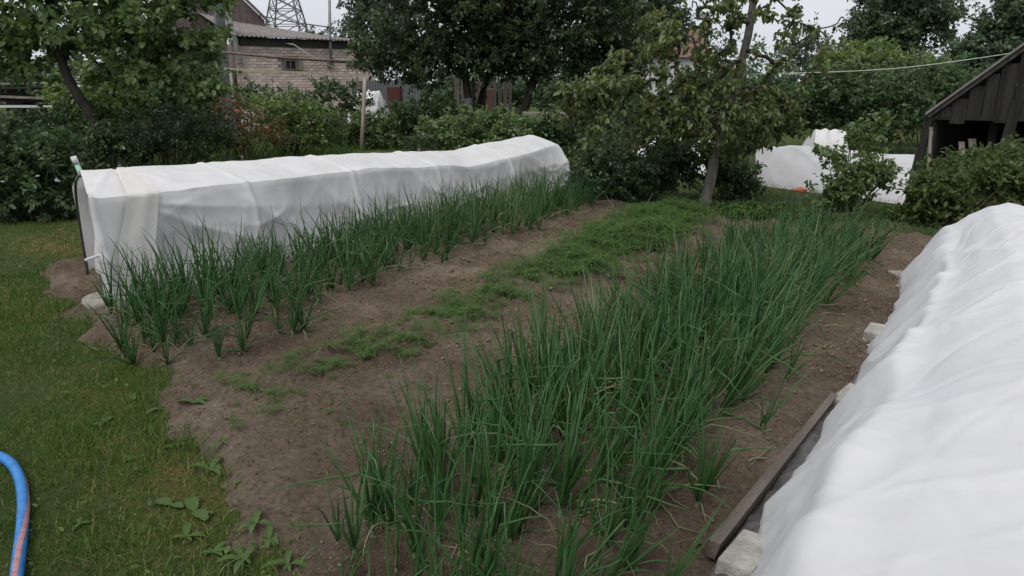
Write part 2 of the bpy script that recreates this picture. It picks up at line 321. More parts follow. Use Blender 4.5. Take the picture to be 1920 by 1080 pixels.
# ------------------------------------------------------------------ leaf clouds, trees and bushes
def unit(a): return a/np.maximum(np.linalg.norm(a, axis=1, keepdims=True), 1e-9)
def leaf_geo(P, D, Nn, L, W, fold=0.12, curl=0.12, detail=2):
    n = len(P); D = unit(D); S = unit(np.cross(D, Nn)); Nn = np.cross(S, D); L = L[:, None]; W = W[:, None]
    if detail == 1:
        V = np.stack([P, P+D*L*.45+S*W*.5+Nn*L*fold, P+D*L-Nn*L*curl, P+D*L*.45-S*W*.5+Nn*L*fold], 1).reshape(-1, 3)
        b = np.arange(n)[:, None]*4
        return V, np.concatenate([b+[0, 1, 2], b+[0, 2, 3]], 0)
    V = np.stack([P, P+D*L*.28+S*W*.46+Nn*L*fold, P+D*L*.68+S*W*.40+Nn*L*fold*.6, P+D*L-Nn*L*curl,
                  P+D*L*.68-S*W*.40+Nn*L*fold*.6, P+D*L*.28-S*W*.46+Nn*L*fold], 1).reshape(-1, 3)
    b = np.arange(n)[:, None]*6
    return V, np.concatenate([b+[0, 1, 2, 3], b+[0, 3, 4, 5]], 0)
def leaf_cloud(C, per, cr, size, rng, flat=0.75, wr=0.6, detail=2, droop=0.35, curl=0.12, upn=0.9):
    C = np.asarray(C); n = len(C)*per; idx = np.repeat(np.arange(len(C)), per)
    R = np.broadcast_to(np.asarray(cr, float).reshape(-1, 1), (len(C), 1)) if not hasattr(cr, '__len__') else np.asarray(cr).reshape(-1, 1)
    out = unit(C-C.mean(0))*np.array([1, 1, .7]); sd = unit(out*0.55+rng.normal(size=(len(C), 3))*0.75+np.array([0, 0, .30-.55*max(droop-.3, 0)]))   # each clump is a leafy shoot
    w = rng.random((n, 1)); off = (sd[idx]*(w-.35)*2.1+unit(rng.normal(size=(n, 3)))*rng.random((n, 1))**.6*(.62-.36*w))*R[idx]
    off[:, 2] *= flat
    P = C[idx]+off
    D = sd[idx]*0.5+rng.normal(size=(n, 3))*0.7; D[:, 2] -= droop
    Nn = rng.normal(size=(n, 3))*0.55; Nn[:, 2] += upn
    L = size*rng.uniform(0.55, 1.25, n)
    return leaf_geo(P, D, Nn, L, L*wr, 0.10, curl, detail)
def in_lobes(lobes, n, rng, bias=2.0):
    vol = np.array([(l[1][0]*l[1][1]*l[1][2])**0.75*(l[2] if len(l) > 2 else 1) for l in lobes]); vol = vol/vol.sum()
    k = rng.choice(len(lobes), n, p=vol)
    d = unit(rng.normal(size=(n, 3)))*(rng.random((n, 1))**(1/bias))
    c = np.array([l[0] for l in lobes])[k]; r = np.array([l[1] for l in lobes])[k]
    return c+d*r
def pxlobes(spec, Y, zmin=0.05, depth=0.9):
    out = []
    for (px, py, rx, ry, *dy) in spec:
        y = Y+(dy[0] if dy else 0); k = ppm(y); c = at(px, py, y); a, b = rx/k, ry/k
        if c[2]-b < zmin:
            top = c[2]+b; b = max((top-zmin)/2, 0.05); c = np.array([c[0], c[1], top-b])
        out.append((c, (a, min(a, 2.2)*depth, b), dy[1] if len(dy) > 1 else 1.0))
    return out
def skeleton(nodes, C, rng, wob=0.12):
    # greedy branching: every clump joins the nearest wood that is closer to the root
    pts = [np.array(p, float) for p in nodes]; par = [max(i-1, -1) if i else -1 for i in range(len(nodes))]
    root = pts[0]; order = np.argsort(np.linalg.norm(C-pts[-1], axis=1)); ends = []
    for i in order:
        c = C[i]; A = np.array(pts); d = np.linalg.norm(A-c, axis=1)+0.25*np.maximum(A[:, 2]-c[2], 0)+0.3*(np.arange(len(A)) < max(1, len(nodes)//2))*2
        j = int(np.argmin(d)); v = c-pts[j]; L = np.linalg.norm(v)
        k = 3 if L > 0.5 else 2
        prev = j
        for q in range(1, k+1):
            f = q/k; p = pts[j]+v*f+(rng.normal(size=3)*wob*L*math.sin(math.pi*f))+np.array([0, 0, 0.10*L*math.sin(math.pi*f)])
            pts.append(p); par.append(prev); prev = len(pts)-1
        ends.append(prev)
    return pts, par
def wood_mesh(pts, par, ntrunk, rad0, tip=0.006, sides=5):
    n = len(pts); cnt = np.zeros(n); kids = [[] for _ in range(n)]
    for i in range(n):
        if par[i] >= 0: kids[par[i]].append(i)
    for i in range(n-1, -1, -1):
        cnt[i] += 1 if not kids[i] else 0
        if par[i] >= 0: cnt[par[i]] += cnt[i]
    r = tip+(rad0-tip)*(cnt/cnt[0])**0.5*0.8
    mb = MB(); done = set()
    for i in range(ntrunk, n):
        if i in done: continue
        chain = [par[i], i]; done.add(i); j = i
        while len(kids[j]) >= 1:
            k = max(kids[j], key=lambda q: cnt[q])
            chain.append(k); done.add(k); j = k
        rr = [r[c] for c in chain]; rr[0] = min(rr[0], rr[1]*1.25)
        mb.tube([pts[c] for c in chain], rr, sides, False)
    return mb
def tree(name, label, base, trunk, lobes, nclump, per, leaf, mat, bark, r0, cr, cat='tree', group=None, seed=1, detail=2, wr=0.6,
         droop=0.35, flat=0.75, bias=2.0, twigs=0, whitewash=None, curl=0.12, extra_wood=None):
    rng = np.random.default_rng(seed); base = np.array(base, float)
    root = thing(name, label, cat, base, group=group)
    tr = [np.array(p, float)-base for p in trunk]
    lb = [(np.array(l[0])-base, *l[1:]) for l in lobes]
    C = in_lobes(lb, nclump, rng, bias)
    tp = [np.array(p) for p in smooth_path(tr, 4)]
    rr = [r0*(1.25 if i == 0 else 1-0.45*i/(len(tp)-1)) for i in range(len(tp))]
    mb = MB().tube(tp, rr, 10)
    t = mb.build('trunk', M[bark], root, True)
    if whitewash:
        k = max(2, int(len(tp)*whitewash)); MB().tube(tp[:k], [q+0.004 for q in rr[:k]], 10, False).build('whitewash', M['whitewash'], t, True)
    allC = C if not twigs else np.concatenate([C, in_lobes(lb, twigs, rng, 4)*1.0])
    pts, par = skeleton(tp, allC, rng)
    wood_mesh(pts, par, len(tp), r0*0.62).build('branches', M['bark'], root, True)
    V, Fc = leaf_cloud(C, per, cr*rng.uniform(0.6, 1.25, nclump), leaf, rng, flat, wr, detail, droop, curl)
    obj('crown', mesh_np('crown', V, Fc), M[mat], root)
    return root
def bush(name, label, px, Y, lobes, nclump, per, leaf, mat, cr, cat='bush', group=None, seed=1, detail=2, wr=0.65, droop=0.2, stems=7,
         flat=0.8, bias=2.2, flowers=None, bark='stem', r=0.012, curl=0.12, upn=0.9):
    rng = np.random.default_rng(seed)
    b = at(px, 300, Y); base = np.array([b[0], Y, 0.0])
    root = thing(name, label, cat, base, group=group)
    lb = [(np.array(l[0])-base, *l[1:]) for l in pxlobes(lobes, Y)]
    C = in_lobes(lb, nclump, rng, bias)
    mb = MB(); pick = rng.choice(nclump, min(nclump, stems*4), replace=False)
    for q, i in enumerate(pick):
        a = rng.uniform(0, 6.28); c = C[i]; rad = min(0.12+0.1*np.linalg.norm(c[:2]), 0.3)
        p0 = np.array([c[0]*0.35+math.cos(a)*rad*0.5, c[1]*0.35+math.sin(a)*rad*0.5, -0.02]); mid = (p0*0.45+c*0.55)+rng.normal(size=3)*0.04; mid[2] = max(mid[2], 0.04)+0.05
        mb.tube(smooth_path([p0, mid, c], 3), [r, r*.85, r*.75, r*.65, r*.5, r*.4, r*.3], 5, False)
    mb.build('stems', M[bark], root, True)
    V, Fc = leaf_cloud(C, per, cr*rng.uniform(0.6, 1.25, nclump), leaf, rng, flat, wr, detail, droop, curl, upn)
    V[:, 2] = np.maximum(V[:, 2], 0.004)
    obj('foliage', mesh_np('foliage', V, Fc), M[mat], root)
    if flowers:
        fm, nf, fs, fl = flowers
        fb = [(np.array(l[0])-base, *l[1:]) for l in pxlobes(fl, Y)] if fl else lb
        FP = in_lobes(fb, nf, rng, 5); me = flower_mesh(fs, rng); me.materials.append(M[fm])
        for p in FP:
            p[1] -= 0.05
            o = obj('flower', me, None, root, p); o.rotation_euler = (rng.uniform(-.9, .5), rng.uniform(-.6, .6), rng.uniform(0, 6.3)); o.scale = (rng.uniform(.7, 1.25),)*3
    return root
def flower_mesh(size, rng, n=9):
    a = rng.uniform(0, 6.28, n); D = np.stack([np.cos(a), np.sin(a), rng.uniform(0.1, 0.9, n)], 1)
    Nn = np.stack([-np.cos(a)*.5, -np.sin(a)*.5, np.ones(n)], 1)
    V, Fc = leaf_geo(np.zeros((n, 3))+rng.normal(size=(n, 3))*size*.08, D, Nn, np.full(n, size)*rng.uniform(.8, 1.1, n), np.full(n, size*.7), 0.1, 0.1, 2)
    return mesh_np('flower', V, Fc)
def blades(P, hgt, wid, lean, rng, tri=True):
    n = len(P); a = rng.uniform(0, 6.28, n); b = rng.uniform(0, 6.28, n)
    S = np.stack([np.cos(a), np.sin(a), np.zeros(n)], 1)*wid[:, None]*.5
    D = np.stack([np.cos(b)*lean, np.sin(b)*lean, np.ones(n)], 1); D = unit(D)*hgt[:, None]
    if tri:
        V = np.stack([P-S, P+S, P+D], 1).reshape(-1, 3); i = np.arange(n)[:, None]*3
        return V, i+np.array([0, 1, 2])
    D2 = D.copy(); D2[:, :2] *= 2.2; D2[:, 2] *= 0.85
    Mid = P+D*0.55
    V = np.stack([P-S, P+S, Mid+S*.8, Mid-S*.8, P+D2], 1).reshape(-1, 3); i = np.arange(n)[:, None]*5
    return V, np.concatenate([i+[0, 1, 2], i+[0, 2, 3], i+[3, 2, 4]], 0)

# ------------------------------------------------------------------ ground
g_me = mesh_np('ground', [(-900, -900, 0), (900, -900, 0), (900, 900, 0), (-900, 900, 0)], [(0, 1, 2, 3)])
tag(obj('ground', g_me, M['ground']), 'green and brown mossy garden ground reaching to the trees', 'ground', kind='structure')

T0 = [-8.4, -7.6, -6.6, -5.2, -4.75, -3.6, -2.77, -1.82, -0.5, 0.2, 2.6]
S0 = [4.9, 4.4, 3.35, 2.78, 2.66, 2.28, 1.96, 1.48, 1.12, 0.7, 0.6]
def soil_mask(s, t):                       # positive inside the dug beds
    e = s-np.interp(t, T0, S0)+(fbm(s*2.2, t*2.2, 4, 3)-0.5)*0.55
    far = np.interp(t, [-8.4, -3.4, -2.8, 0, 2.6], [7.0, 9.6, 9.3, 9.0, 8.5])-s+(fbm(s*1.5, t*1.5, 3, 9)-0.5)*1.0
    side = np.minimum(t+np.interp(s, [2, 4.0, 5.2], [6.9, 7.0, 6.6]), 2.4-t)
    return np.minimum(np.minimum(e, far), side)
def soil_h(s, t):
    bed = 0.05*sstep(-5.0, -4.7, t)*(1-sstep(-3.75, -3.4, t))+0.035*sstep(-3.2, -2.95, t)*(1-sstep(-2.35, -2.0, t))+0.05*sstep(-1.75, -1.5, t)*(1-sstep(-0.65, -0.40, t))
    wav = (fbm(s*1.6, t*2.5, 4, 21)-0.5)*0.07+(fbm(s*7, t*7, 3, 31)-0.5)*0.05+(np.maximum(fbm(s*15, t*15, 3, 41)-0.52, 0))*0.15+0.010*np.sin(t*21+2*vn(s*.8, t*.8, 12))
    h = 0.016+bed+wav*0.8+0.01
    m = soil_mask(s, t)
    return np.maximum(h, 0.006)*sstep(-0.02, 0.16, m)-0.03*(1-sstep(-0.06, 0.02, m))
ns, nt_ = 380, 420
ss = np.linspace(0.4, 10.6, ns); tt = np.linspace(-8.4, 2.5, nt_)
SS, TT = np.meshgrid(ss, tt, indexing='ij'); ZZ = soil_h(SS, TT)
V = np.stack([SS*SU+TT*CU, SS*CU-TT*SU, ZZ], -1).reshape(-1, 3)
ii = (np.arange(ns-1)[:, None]*nt_+np.arange(nt_-1)[None]).ravel()
Fq = np.stack([ii, ii+nt_, ii+nt_+1, ii+1], 1)
keep = V[Fq][:, :, 2].max(1) > -0.02
tag(obj('garden_soil', mesh_np('garden_soil', V, Fq[keep], True), M['soil']), 'bare brown dug soil of the vegetable beds with furrows', 'soil', kind='structure')
def zsoil(s, t): return float(max(soil_h(np.array([s]), np.array([t]))[0], 0.0))

def scatter(n, x0, x1, y0, y1, rng): return np.stack([rng.uniform(x0, x1, n), rng.uniform(y0, y1, n)], 1)
rng = np.random.default_rng(11)
# crumbs of earth
P = np.stack([1.0+8*rng.random(150000)**1.7, rng.uniform(-5, 0, 150000)], 1)
P = P[(soil_mask(P[:, 0], P[:, 1]) > 0.05) & (rng.random(len(P)) < sstep(.35, .62, fbm(P[:, 0]*2.6, P[:, 1]*2.6, 3, 5))*.9+.1) & (rng.random(len(P)) < np.clip(4/P[:, 0], 0.15, 1))]
n = len(P); z = soil_h(P[:, 0], P[:, 1]); r = (0.0018+0.0045*rng.random(n)**2+0.010*rng.random(n)**30)*np.clip(P[:, 0]/3.2, .8, 1.7)
B = np.array([(1, 0, 0), (0, 1, 0), (-1, 0, 0), (0, -1, 0), (0, 0, .8), (0, 0, -.8)], float)
C3 = np.stack([P[:, 0]*SU+P[:, 1]*CU, P[:, 0]*CU-P[:, 1]*SU, z+r*0.3], 1)
V = C3[:, None]+B[None]*r[:, None, None]*rng.uniform(0.6, 1.3, (n, 6, 1)); i6 = np.arange(n)[:, None]*6
Fq = np.concatenate([i6+list(f) for f in ((0, 1, 4), (1, 2, 4), (2, 3, 4), (3, 0, 4), (1, 0, 5), (2, 1, 5), (3, 2, 5), (0, 3, 5))], 0)
tag(obj('soil_crumbs', mesh_np('soil_crumbs', V.reshape(-1, 3), Fq, False), M['crumb']), 'loose crumbs and clods lying on the brown soil', 'soil', kind='stuff')

# lawn blades, denser near the viewer
def lawn(n, x0, x1, y0, y1, h0, h1, w, name, label, mat, keepf, tri=True, lean=0.9):
    P = scatter(n, x0, x1, y0, y1, rng); s = P[:, 0]*SU+P[:, 1]*CU; t = P[:, 0]*CU-P[:, 1]*SU
    k = keepf(P, s, t); P = P[k]; m = len(P)
    hh = rng.uniform(h0, h1, m)*(0.15+1.6*fbm(P[:, 0]*3.1, P[:, 1]*3.1, 4, 8)**1.5)*1.2
    V, Fc = blades(np.column_stack([P, np.zeros(m)-0.002]), hh, np.full(m, w)*rng.uniform(.6, 1.3, m), rng.uniform(0.1, lean, m), rng, tri)
    return tag(obj(name, mesh_np(name, V, Fc), M[mat]), label, 'grass', kind='stuff')
bare = lambda P: fbm(P[:, 0]*1.1, P[:, 1]*1.1, 3, 77)
lawn(190000, -5.2, 0.2, 1.6, 6.2, 0.014, 0.056, 0.0050, 'lawn_grass', 'short mown mossy grass of the lawn beside the beds', 'lawn',
     lambda P, s, t: (soil_mask(s, t) < 0.03) & (P[:, 0] > -0.9*P[:, 1]-0.6) & (rng.random(len(P)) < np.clip((bare(P)-0.22)*4, 0.25, 1)), True, 1.3)
lawn(80000, -13, 0, 5.5, 17, 0.022, 0.06, 0.009, 'lawn_grass', 'mown grass of the lawn running back past the white tunnel end', 'lawn',
     lambda P, s, t: (soil_mask(s, t) < 0.03) & (np.abs(P[:, 0]) < 0.85*P[:, 1]+0.6) & ((t < -6.4) | (s < 3)), True, 1.2)
lawn(60000, -1, 16, 7.5, 20, 0.05, 0.17, 0.009, 'rough_grass', 'rough grass coloured dark for shade under the fruit trees beyond the beds', 'lf_dark',  # tree shade put into the blades through the darker leaf colour
     lambda P, s, t: (soil_mask(s, t) < 0.03) & (np.abs(P[:, 0]) < 0.85*P[:, 1]+0.6) & (t > -6.3) & (s > 7.6), False, 0.9)
lawn(30000, -5.6, 0.0, 1.7, 7.5, 0.04, 0.11, 0.005, 'edge_grass', 'longer grass tufts along the ragged edge of the brown soil', 'weed',
     lambda P, s, t: (np.abs(soil_mask(s, t)-0.01) < 0.05+0.14*vn(s*3, t*3, 4)) & (vn(P[:, 0]*4, P[:, 1]*4, 6) > 0.40), False, 1.0)
lawn(2600, -6, 0, 1.8, 6, 0.05, 0.12, 0.004, 'dry_grass', 'thin pale dry stalks lying in the lawn', 'straw',
     lambda P, s, t: (soil_mask(s, t) < 0.0) & (bare(P) < 0.62), True, 3.0)
P = scatter(9000, -5.5, 0.2, 1.7, 8, rng); s = P[:, 0]*SU+P[:, 1]*CU; t = P[:, 0]*CU-P[:, 1]*SU
P = P[(soil_mask(s, t) < 0.05) & (vn(P[:, 0]*1.8, P[:, 1]*1.8, 19)+.25*(soil_mask(s, t) > -.5) > .48) & (rng.random(len(P)) < .55)]; m = len(P); a = rng.uniform(0, 6.28, m)
sz = .010+.030*rng.random(m)**2.5
V, Fc = leaf_geo(np.column_stack([P, rng.uniform(.008, .03, m)]), np.stack([np.cos(a), np.sin(a), rng.uniform(-.1, .7, m)], 1), np.stack([rng.normal(size=m)*.3, rng.normal(size=m)*.3, np.ones(m)], 1), sz, sz*.55)
tag(obj('lawn_weeds', mesh_np('lawn_weeds', V, Fc), M['weed']), 'small clover and plantain leaves mixed into the lawn', 'weeds', kind='stuff')
lawn(40000, -13, 2, 11, 24, 0.10, 0.34, 0.014, 'meadow_grass', 'tall weedy grass growing behind the long white tunnel', 'weed',
     lambda P, s, t: (t < -6.9) & (np.abs(P[:, 0]) < 0.85*P[:, 1]) & (fbm(P[:, 0]*.6, P[:, 1]*.6, 3, 44) > .36), False, 0.8)
# straw on the bare patch
c = gnd(130, 450); P = c[:2]+rng.normal(size=(900, 2))*np.array([0.32, 0.5]); m = len(P)
V, Fc = blades(np.column_stack([P, np.full(m, 0.015)]), rng.uniform(.05, .16, m), np.full(m, .006), rng.uniform(2, 9, m), rng, True)
tag(obj('straw', mesh_np('straw', V, Fc), M['straw']), 'yellow brown straw scattered on the bare patch by the tunnel end', 'straw', kind='stuff')

# ------------------------------------------------------------------ left row-cover tunnel
def grid_faces(a, b): 
    ii = (np.arange(a-1)[:, None]*b+np.arange(b-1)[None]).ravel(); return np.stack([ii, ii+b, ii+b+1, ii+1], 1)
def grid_norm(Pg):
    du = np.gradient(Pg, axis=0); dv = np.gradient(Pg, axis=1); n = np.cross(du, dv); return n/np.maximum(np.linalg.norm(n, axis=-1, keepdims=True), 1e-9)
def ridge_noise(x, y, seed, o=3): return 1-np.abs(2*fbm(x, y, o, seed)-1)
shS = [2.9, 3.33, 4.04, 4.86, 6.07, 7.02, 7.6, 7.94, 8.3, 8.61, 10.31, 10.9]; shZ = [0.83, 0.80, 0.79, 0.77, 0.74, 0.67, 0.645, 0.585, 0.585, 0.60, 0.63, 0.63]
rdS = [3.2, 3.65, 4.85, 6.25, 7.85, 8.48, 9.02, 10.1, 10.83]; rdZ = [0.97, 0.945, 0.915, 0.855, 0.775, 0.735, 0.77, 0.785, 0.80]
HOOPS = [3.02, 4.4, 5.75, 7.25, 9.0, 10.72]
tunnel = thing('row_cover_tunnel', 'long white fabric tunnel over hoops behind the spiky onion row', 'plant cover', G(6.8, -5.7, 0))
tb = np.array(tunnel.location)
na, nb = 320, 150
prof_p = np.array([0, 0.55, 0.60, 0.64, 0.80, 0.92, 0.97, 1.0])
U, K = np.meshgrid(np.linspace(0, 1, na), np.linspace(0, 1, nb), indexing='ij')
# profile stations: 0 front hem, .40 front shoulder, .62 ridge, .80 back shoulder, 1 back hem
s_start = np.interp(K, [0, .40, .62, .80, 1], [2.94, 3.0, 3.30, 3.5, 3.6])
S_ = s_start+U*(10.82-s_start)
zs = np.interp(S_, shS, shZ); zr = np.interp(S_, rdS, rdZ)
fw = sstep(9.2, 10.8, S_); zr = zr+.03*fw; zs = zs+.05*fw
Tp = np.stack([np.full_like(S_, -5.03), np.full_like(S_, -5.07), -5.13-.09*fw, np.full_like(S_, -5.70), np.full_like(S_, -6.20), np.full_like(S_, -6.30)], -1)
Zp = np.stack([np.full_like(S_, 0.0), zs*0.62, zs, zr, zs-0.02, np.full_like(S_, 0.0)], -1)
kst = np.array([0, .28, .40, .62, .80, 1])
def prof(A):
    out = np.zeros_like(S_)
    for i in range(5):
        f = np.clip((K-kst[i])/(kst[i+1]-kst[i]), 0, 1); out += np.where((K >= kst[i]) & ((K < kst[i+1]) | (i == 4)), A[..., i]*(1-f)+A[..., i+1]*f, 0)
    return out
def blur_k(A, w=2):
    B = A.copy()
    for _ in range(w): B[:, 1:-1] = 0.25*B[:, :-2]+0.5*B[:, 1:-1]+0.25*B[:, 2:]
    return B
T_raw, Z_raw = prof(Tp), prof(Zp); Tq = blur_k(T_raw, 3); Zq = blur_k(Z_raw, 3); jc = int(round(.40*(nb-1))); Tq[:, jc] = T_raw[:, jc]; Zq[:, jc] = Z_raw[:, jc]
top = np.exp(-((K-.60)/.16)**2)
Zq += 0.012*np.exp(-((K-.52)/.07)**2)                      # soft crown between shoulder and ridge
dist = np.min(np.abs(S_[..., None]-np.array(HOOPS)), -1)
Pg = np.stack([S_*SU+Tq*CU, S_*CU-Tq*SU, Zq], -1); nr = -grid_norm(Pg)
if nr[na//2, nb//5] @ np.array([CU, -SU, 0]) < 0: nr = -nr
side = (K < .40)*np.sin(np.clip(K/.40, 0, 1)*math.pi)
fold = (fbm(S_*1.5+K*1.5, K*2.4, 3, 51)-.5)*0.07+ridge_noise(S_*.8-K*4.5, K*2.6+S_*.9, 35, 2)**6*0.020+ridge_noise(S_*1.2+K*3.4, K*1.7+S_*.2, 5, 2)**4*0.026+ridge_noise(S_*3.1-K*2.2, K*1.9, 15, 2)**5*0.010
fine = (fbm(S_*9+K*4, K*24+S_*3, 3, 61)-.5)*0.008
disp = -0.055*np.clip(dist/0.6, 0, 1)**.7*side+fold*(0.35+0.65*side)+fine*.6+0.016*np.exp(-(dist/0.025)**2)
ph = np.arctan2((.385-K)*1.9, np.maximum(S_-3.30, .02)); rr_ = np.hypot((.385-K)*1.9, S_-3.30)
left_pull = (K < .40)*(S_ > 3.3)*0.030*ridge_noise(ph*2.6+.4, rr_*.25, 9, 1)**5*np.clip(rr_/.25, 0, 1)*np.exp(-(rr_/1.5)**2)
left_pull += (K >= .40)*(K < .66)*0.016*ridge_noise(np.arctan2((K-.64)*1.9, S_-3.6)*2.2, rr_*.1, 11, 1)**4*np.exp(-((S_-3.6)/.45)**2)
disp = (disp+left_pull)*np.clip(K/.03, 0.2, 1)
Pg = Pg+nr*disp[..., None]; Pg[..., 2] = np.maximum(Pg[..., 2], 0.012)
Pg[..., 2] += ((K < 0.01) | (K > .99))*0.0
far = np.clip((U-0.97)/0.03, 0, 1)**2; Pg[..., 2] *= 1-0.10*far
V = (Pg-tb).reshape(-1, 3); cv = obj('cover', mesh_np('cover', V, grid_faces(na, nb), True), M['fabric'], tunnel)
ev = np.empty(len(cv.data.edges)*2, np.int32); cv.data.edges.foreach_get('vertices', ev); ev = ev.reshape(-1, 2)
sha = cv.data.attributes.new('sharp_edge', 'BOOLEAN', 'EDGE'); sha.data.foreach_set('value', (ev % nb == jc).all(1))
# far end cloth
e = Pg[-1]-tb; cen = np.array([*(G(10.86, -5.66)[:2]-tb[:2]), 0.0])
V = [cen]+list(e); obj('end_cloth', mesh_py('end_cloth', V, [(0, i, i+1) for i in range(1, nb)], True), M['fabric'], tunnel)
# near end curtain, set back from the edge so that a dark slit stays open
nc, nd = 30, 24; V = []
for i in range(nc):
    f = i/(nc-1); t = -5.16-f*1.12; s = np.interp(t, [-6.3, -5.72, -5.05], [3.60, 3.36, 3.0])+0.10*(1-f)+0.05
    ztop = np.interp(t, [-6.2, -5.7, -5.16], [0.80, 0.96, 0.80])-0.012
    for j in range(nd):
        g = j/(nd-1); z = 0.02+(ztop-0.02)*g
        w = 0.02*math.sin(f*26+g*3)*(1-g*.6)+0.012*math.sin(f*11+g*9)
        V.append(G(s+w, t, z)-tb)
obj('end_curtain', mesh_np('end_curtain', V, grid_faces(nc, nd), True), M['fabric'], tunnel)
# gathered strip hanging from the peg
nc, nd = 26, 60; V = []
for j in range(nd):
    g = j/(nd-1)
    cs = np.interp(g, [0, .30, .6, 1], [3.62, 3.40, 3.26, 3.20]); hw = np.interp(g, [0, .08, .30, .6, 1], [0.03, .085, 0.13, 0.15, 0.17])
    for i in range(nc):
        f = i/(nc-1)*2-1; s = cs+f*hw
        zs_, zr_ = np.interp(s, shS, shZ), np.interp(s, rdS, rdZ)
        if g < .30: a = g/.30; t = -5.70*(1-a)-5.12*a; z = zr_*(1-a)+zs_*a+0.02*math.sin(a*math.pi)
        else: a = (g-.30)/.70; t = -5.12*(1-a)-4.99*a; z = zs_*(1-a)+0.03*a
        pl = 0.010*float(fbm(np.array([f*1.3+3.1]), np.array([g*2.0]), 2, 6)[0])+0.003*math.sin(f*5+g*2)
        V.append(G(s, t+0.022+pl*(g > .1), z+0.016*(g < .4))-tb)
obj('gathered_flap', mesh_np('gathered_flap', V, grid_faces(nd, nc), True), M['flap'], tunnel)
for k, s in enumerate(HOOPS):
    zs_, zr_ = np.interp(s, shS, shZ)-0.03, np.interp(s, rdS, rdZ)-0.03; off = 0.10 if k == 0 else (-0.06 if k == 5 else 0)
    p = [G(s+off, -5.13, -0.05), G(s+off, -5.15, zs_*.6), G(s+off+.05*(k == 0), -5.24, zs_), G(s+off+.2*(k == 0), -5.70, zr_-.02), G(s+off+.35*(k == 0), -6.1, zs_-.05), G(s+off+.4*(k == 0), -6.2, -0.05)]
    MB().tube([Vector(q-tb) for q in smooth_path([Vector(x) for x in p], 6)] if False else [Vector(q)-Vector(tb) for q in smooth_path([Vector(x) for x in p], 6)], 0.011, 6).build('hoop', M['black'], tunnel, True)

def peg(px, s, z, t, label):
    p = G(s, t, z); o = thing('clothes_peg', label, 'peg', p, -TH, 'pegs holding the tunnel fabric')
    for q in (-1, 1):
        MB().bar((q*0.008, 0, -0.035), (q*0.004, 0, 0.03), 0.010, 0.008, (1, 0, 0)).build('jaw', M['black'], o)
    MB().tube([(-0.012, 0, 0), (0.012, 0, 0)], 0.006, 8).build('spring', M['steel'], o)
peg(225, 3.62, 0.975, -5.69, 'dark clothes peg pinching the gathered fabric at the tunnel end')
peg(450, 4.86, 0.945, -5.70, 'small dark peg on the tunnel ridge near the orange flowers')
peg(938, 9.75, 0.815, -5.70, 'tiny dark peg on the tunnel ridge near its far rounded end')
# stake and stone by the near end
p = G(3.98, -6.42, 0); q = at(137, 293, 6.6)
stk = thing('garden_stake', 'pale green plastic stake poking up behind the white tunnel end', 'stake', p)
MB().tube([(0, 0, -0.05), tuple((q-p)*0.93)], 0.022, 10).build('shaft', M['greenplastic'], stk, True)
MB().tube([tuple((q-p)*0.93), tuple(q-p)], 0.026, 10).build('cap', M['render'], stk, True)
p = at(196, 476, 5.62); p2 = at(174, 483, 5.55)-p; p3 = at(160, 488, 5.5)-p; o = tag(MB().tube(smooth_path([(0, 0, 0), tuple(p2), tuple(p3)], 4), 0.012, 7).build('tube_stub', M['whitepetal'], None, True, p), 'white bent tube end sticking out of the tunnel side', 'tube')
def stone(px, py, size, label, mat='stone', seed=1, name='stone'):
    r = np.random.default_rng(seed); bm = bmesh.new(); bmesh.ops.create_icosphere(bm, subdivisions=3, radius=1)
    for v in bm.verts:
        d = v.co.normalized(); k = 1+0.22*(fbm(np.array([d.x*1.6+seed]), np.array([d.y*1.6+d.z*2]), 3, seed)[0]-.5)*2; v.co = Vector((d.x*size[0], d.y*size[1], d.z*size[2]))*k
        v.co.z = max(v.co.z, -size[2]*.5)
    me = bpy.data.meshes.new(name); bm.to_mesh(me); bm.free()
    for p in me.polygons: p.use_smooth = True
    c = gnd(px, py); return tag(obj(name, me, M[mat], None, (c[0], c[1], size[2]*.42)), label, 'stone')
stone(188, 578, (0.13, 0.10, 0.085), 'rounded beige stone holding down the near tunnel corner', seed=3)
stone(240, 590, (0.10, 0.06, 0.04), 'small flat pale stone half under the tunnel hem', seed=8)

# ------------------------------------------------------------------ right cover in the foreground
rc = thing('row_cover_tunnel', 'thick bright white fabric cover with bricks and a board along its edge', 'plant cover', G(4, 0.5, 0))
rb = np.array(rc.location)
na, nb = 460, 190
U, K = np.meshgrid(np.linspace(0, 1, na), np.linspace(0, 1, nb), indexing='ij'); S_ = 0.75+U*(7.02-0.75)
hemT = np.interp(S_, [0.7, 2.24, 2.5, 3.05, 3.95, 4.6, 5.6, 6.8, 7.1], [-.36, -.36, -.37, -.28, -.24, -.16, -.12, -.04, 0.0])+0.035*np.sin(S_*3.4+1)+0.012*np.sin(S_*7.3)
shp = [gnd(x, y, 0.50) for x, y in [(1507, 1044), (1582, 875), (1670, 735), (1707, 640), (1735, 590), (1770, 530)]]
shs = [st(p) for p in shp]
shT = np.interp(S_, [0.7]+[a for a, b in shs]+[7.1], [shs[0][1]]+[b for a, b in shs]+[0.20]); shT = shT+0.018*np.sin(S_*5+.5)
endr = 1-np.clip((S_-6.35)/0.67, 0, 1)**2.2*0.12
fl_ = lambda v: np.full_like(S_, v)
Tp = np.stack([hemT, hemT*.55+shT*.45, shT, shT*.62+.55*.38, shT*.28+.55*.72, fl_(.58), fl_(.80), fl_(1.05), fl_(1.25)], -1)
shz = 0.50
Zp = np.stack([fl_(.012), fl_(.25), fl_(shz), fl_(.635), fl_(.725), fl_(.755), fl_(.70), fl_(.48), fl_(0)], -1)
kst = np.array([0, .13, .26, .40, .52, .62, .72, .84, 1])
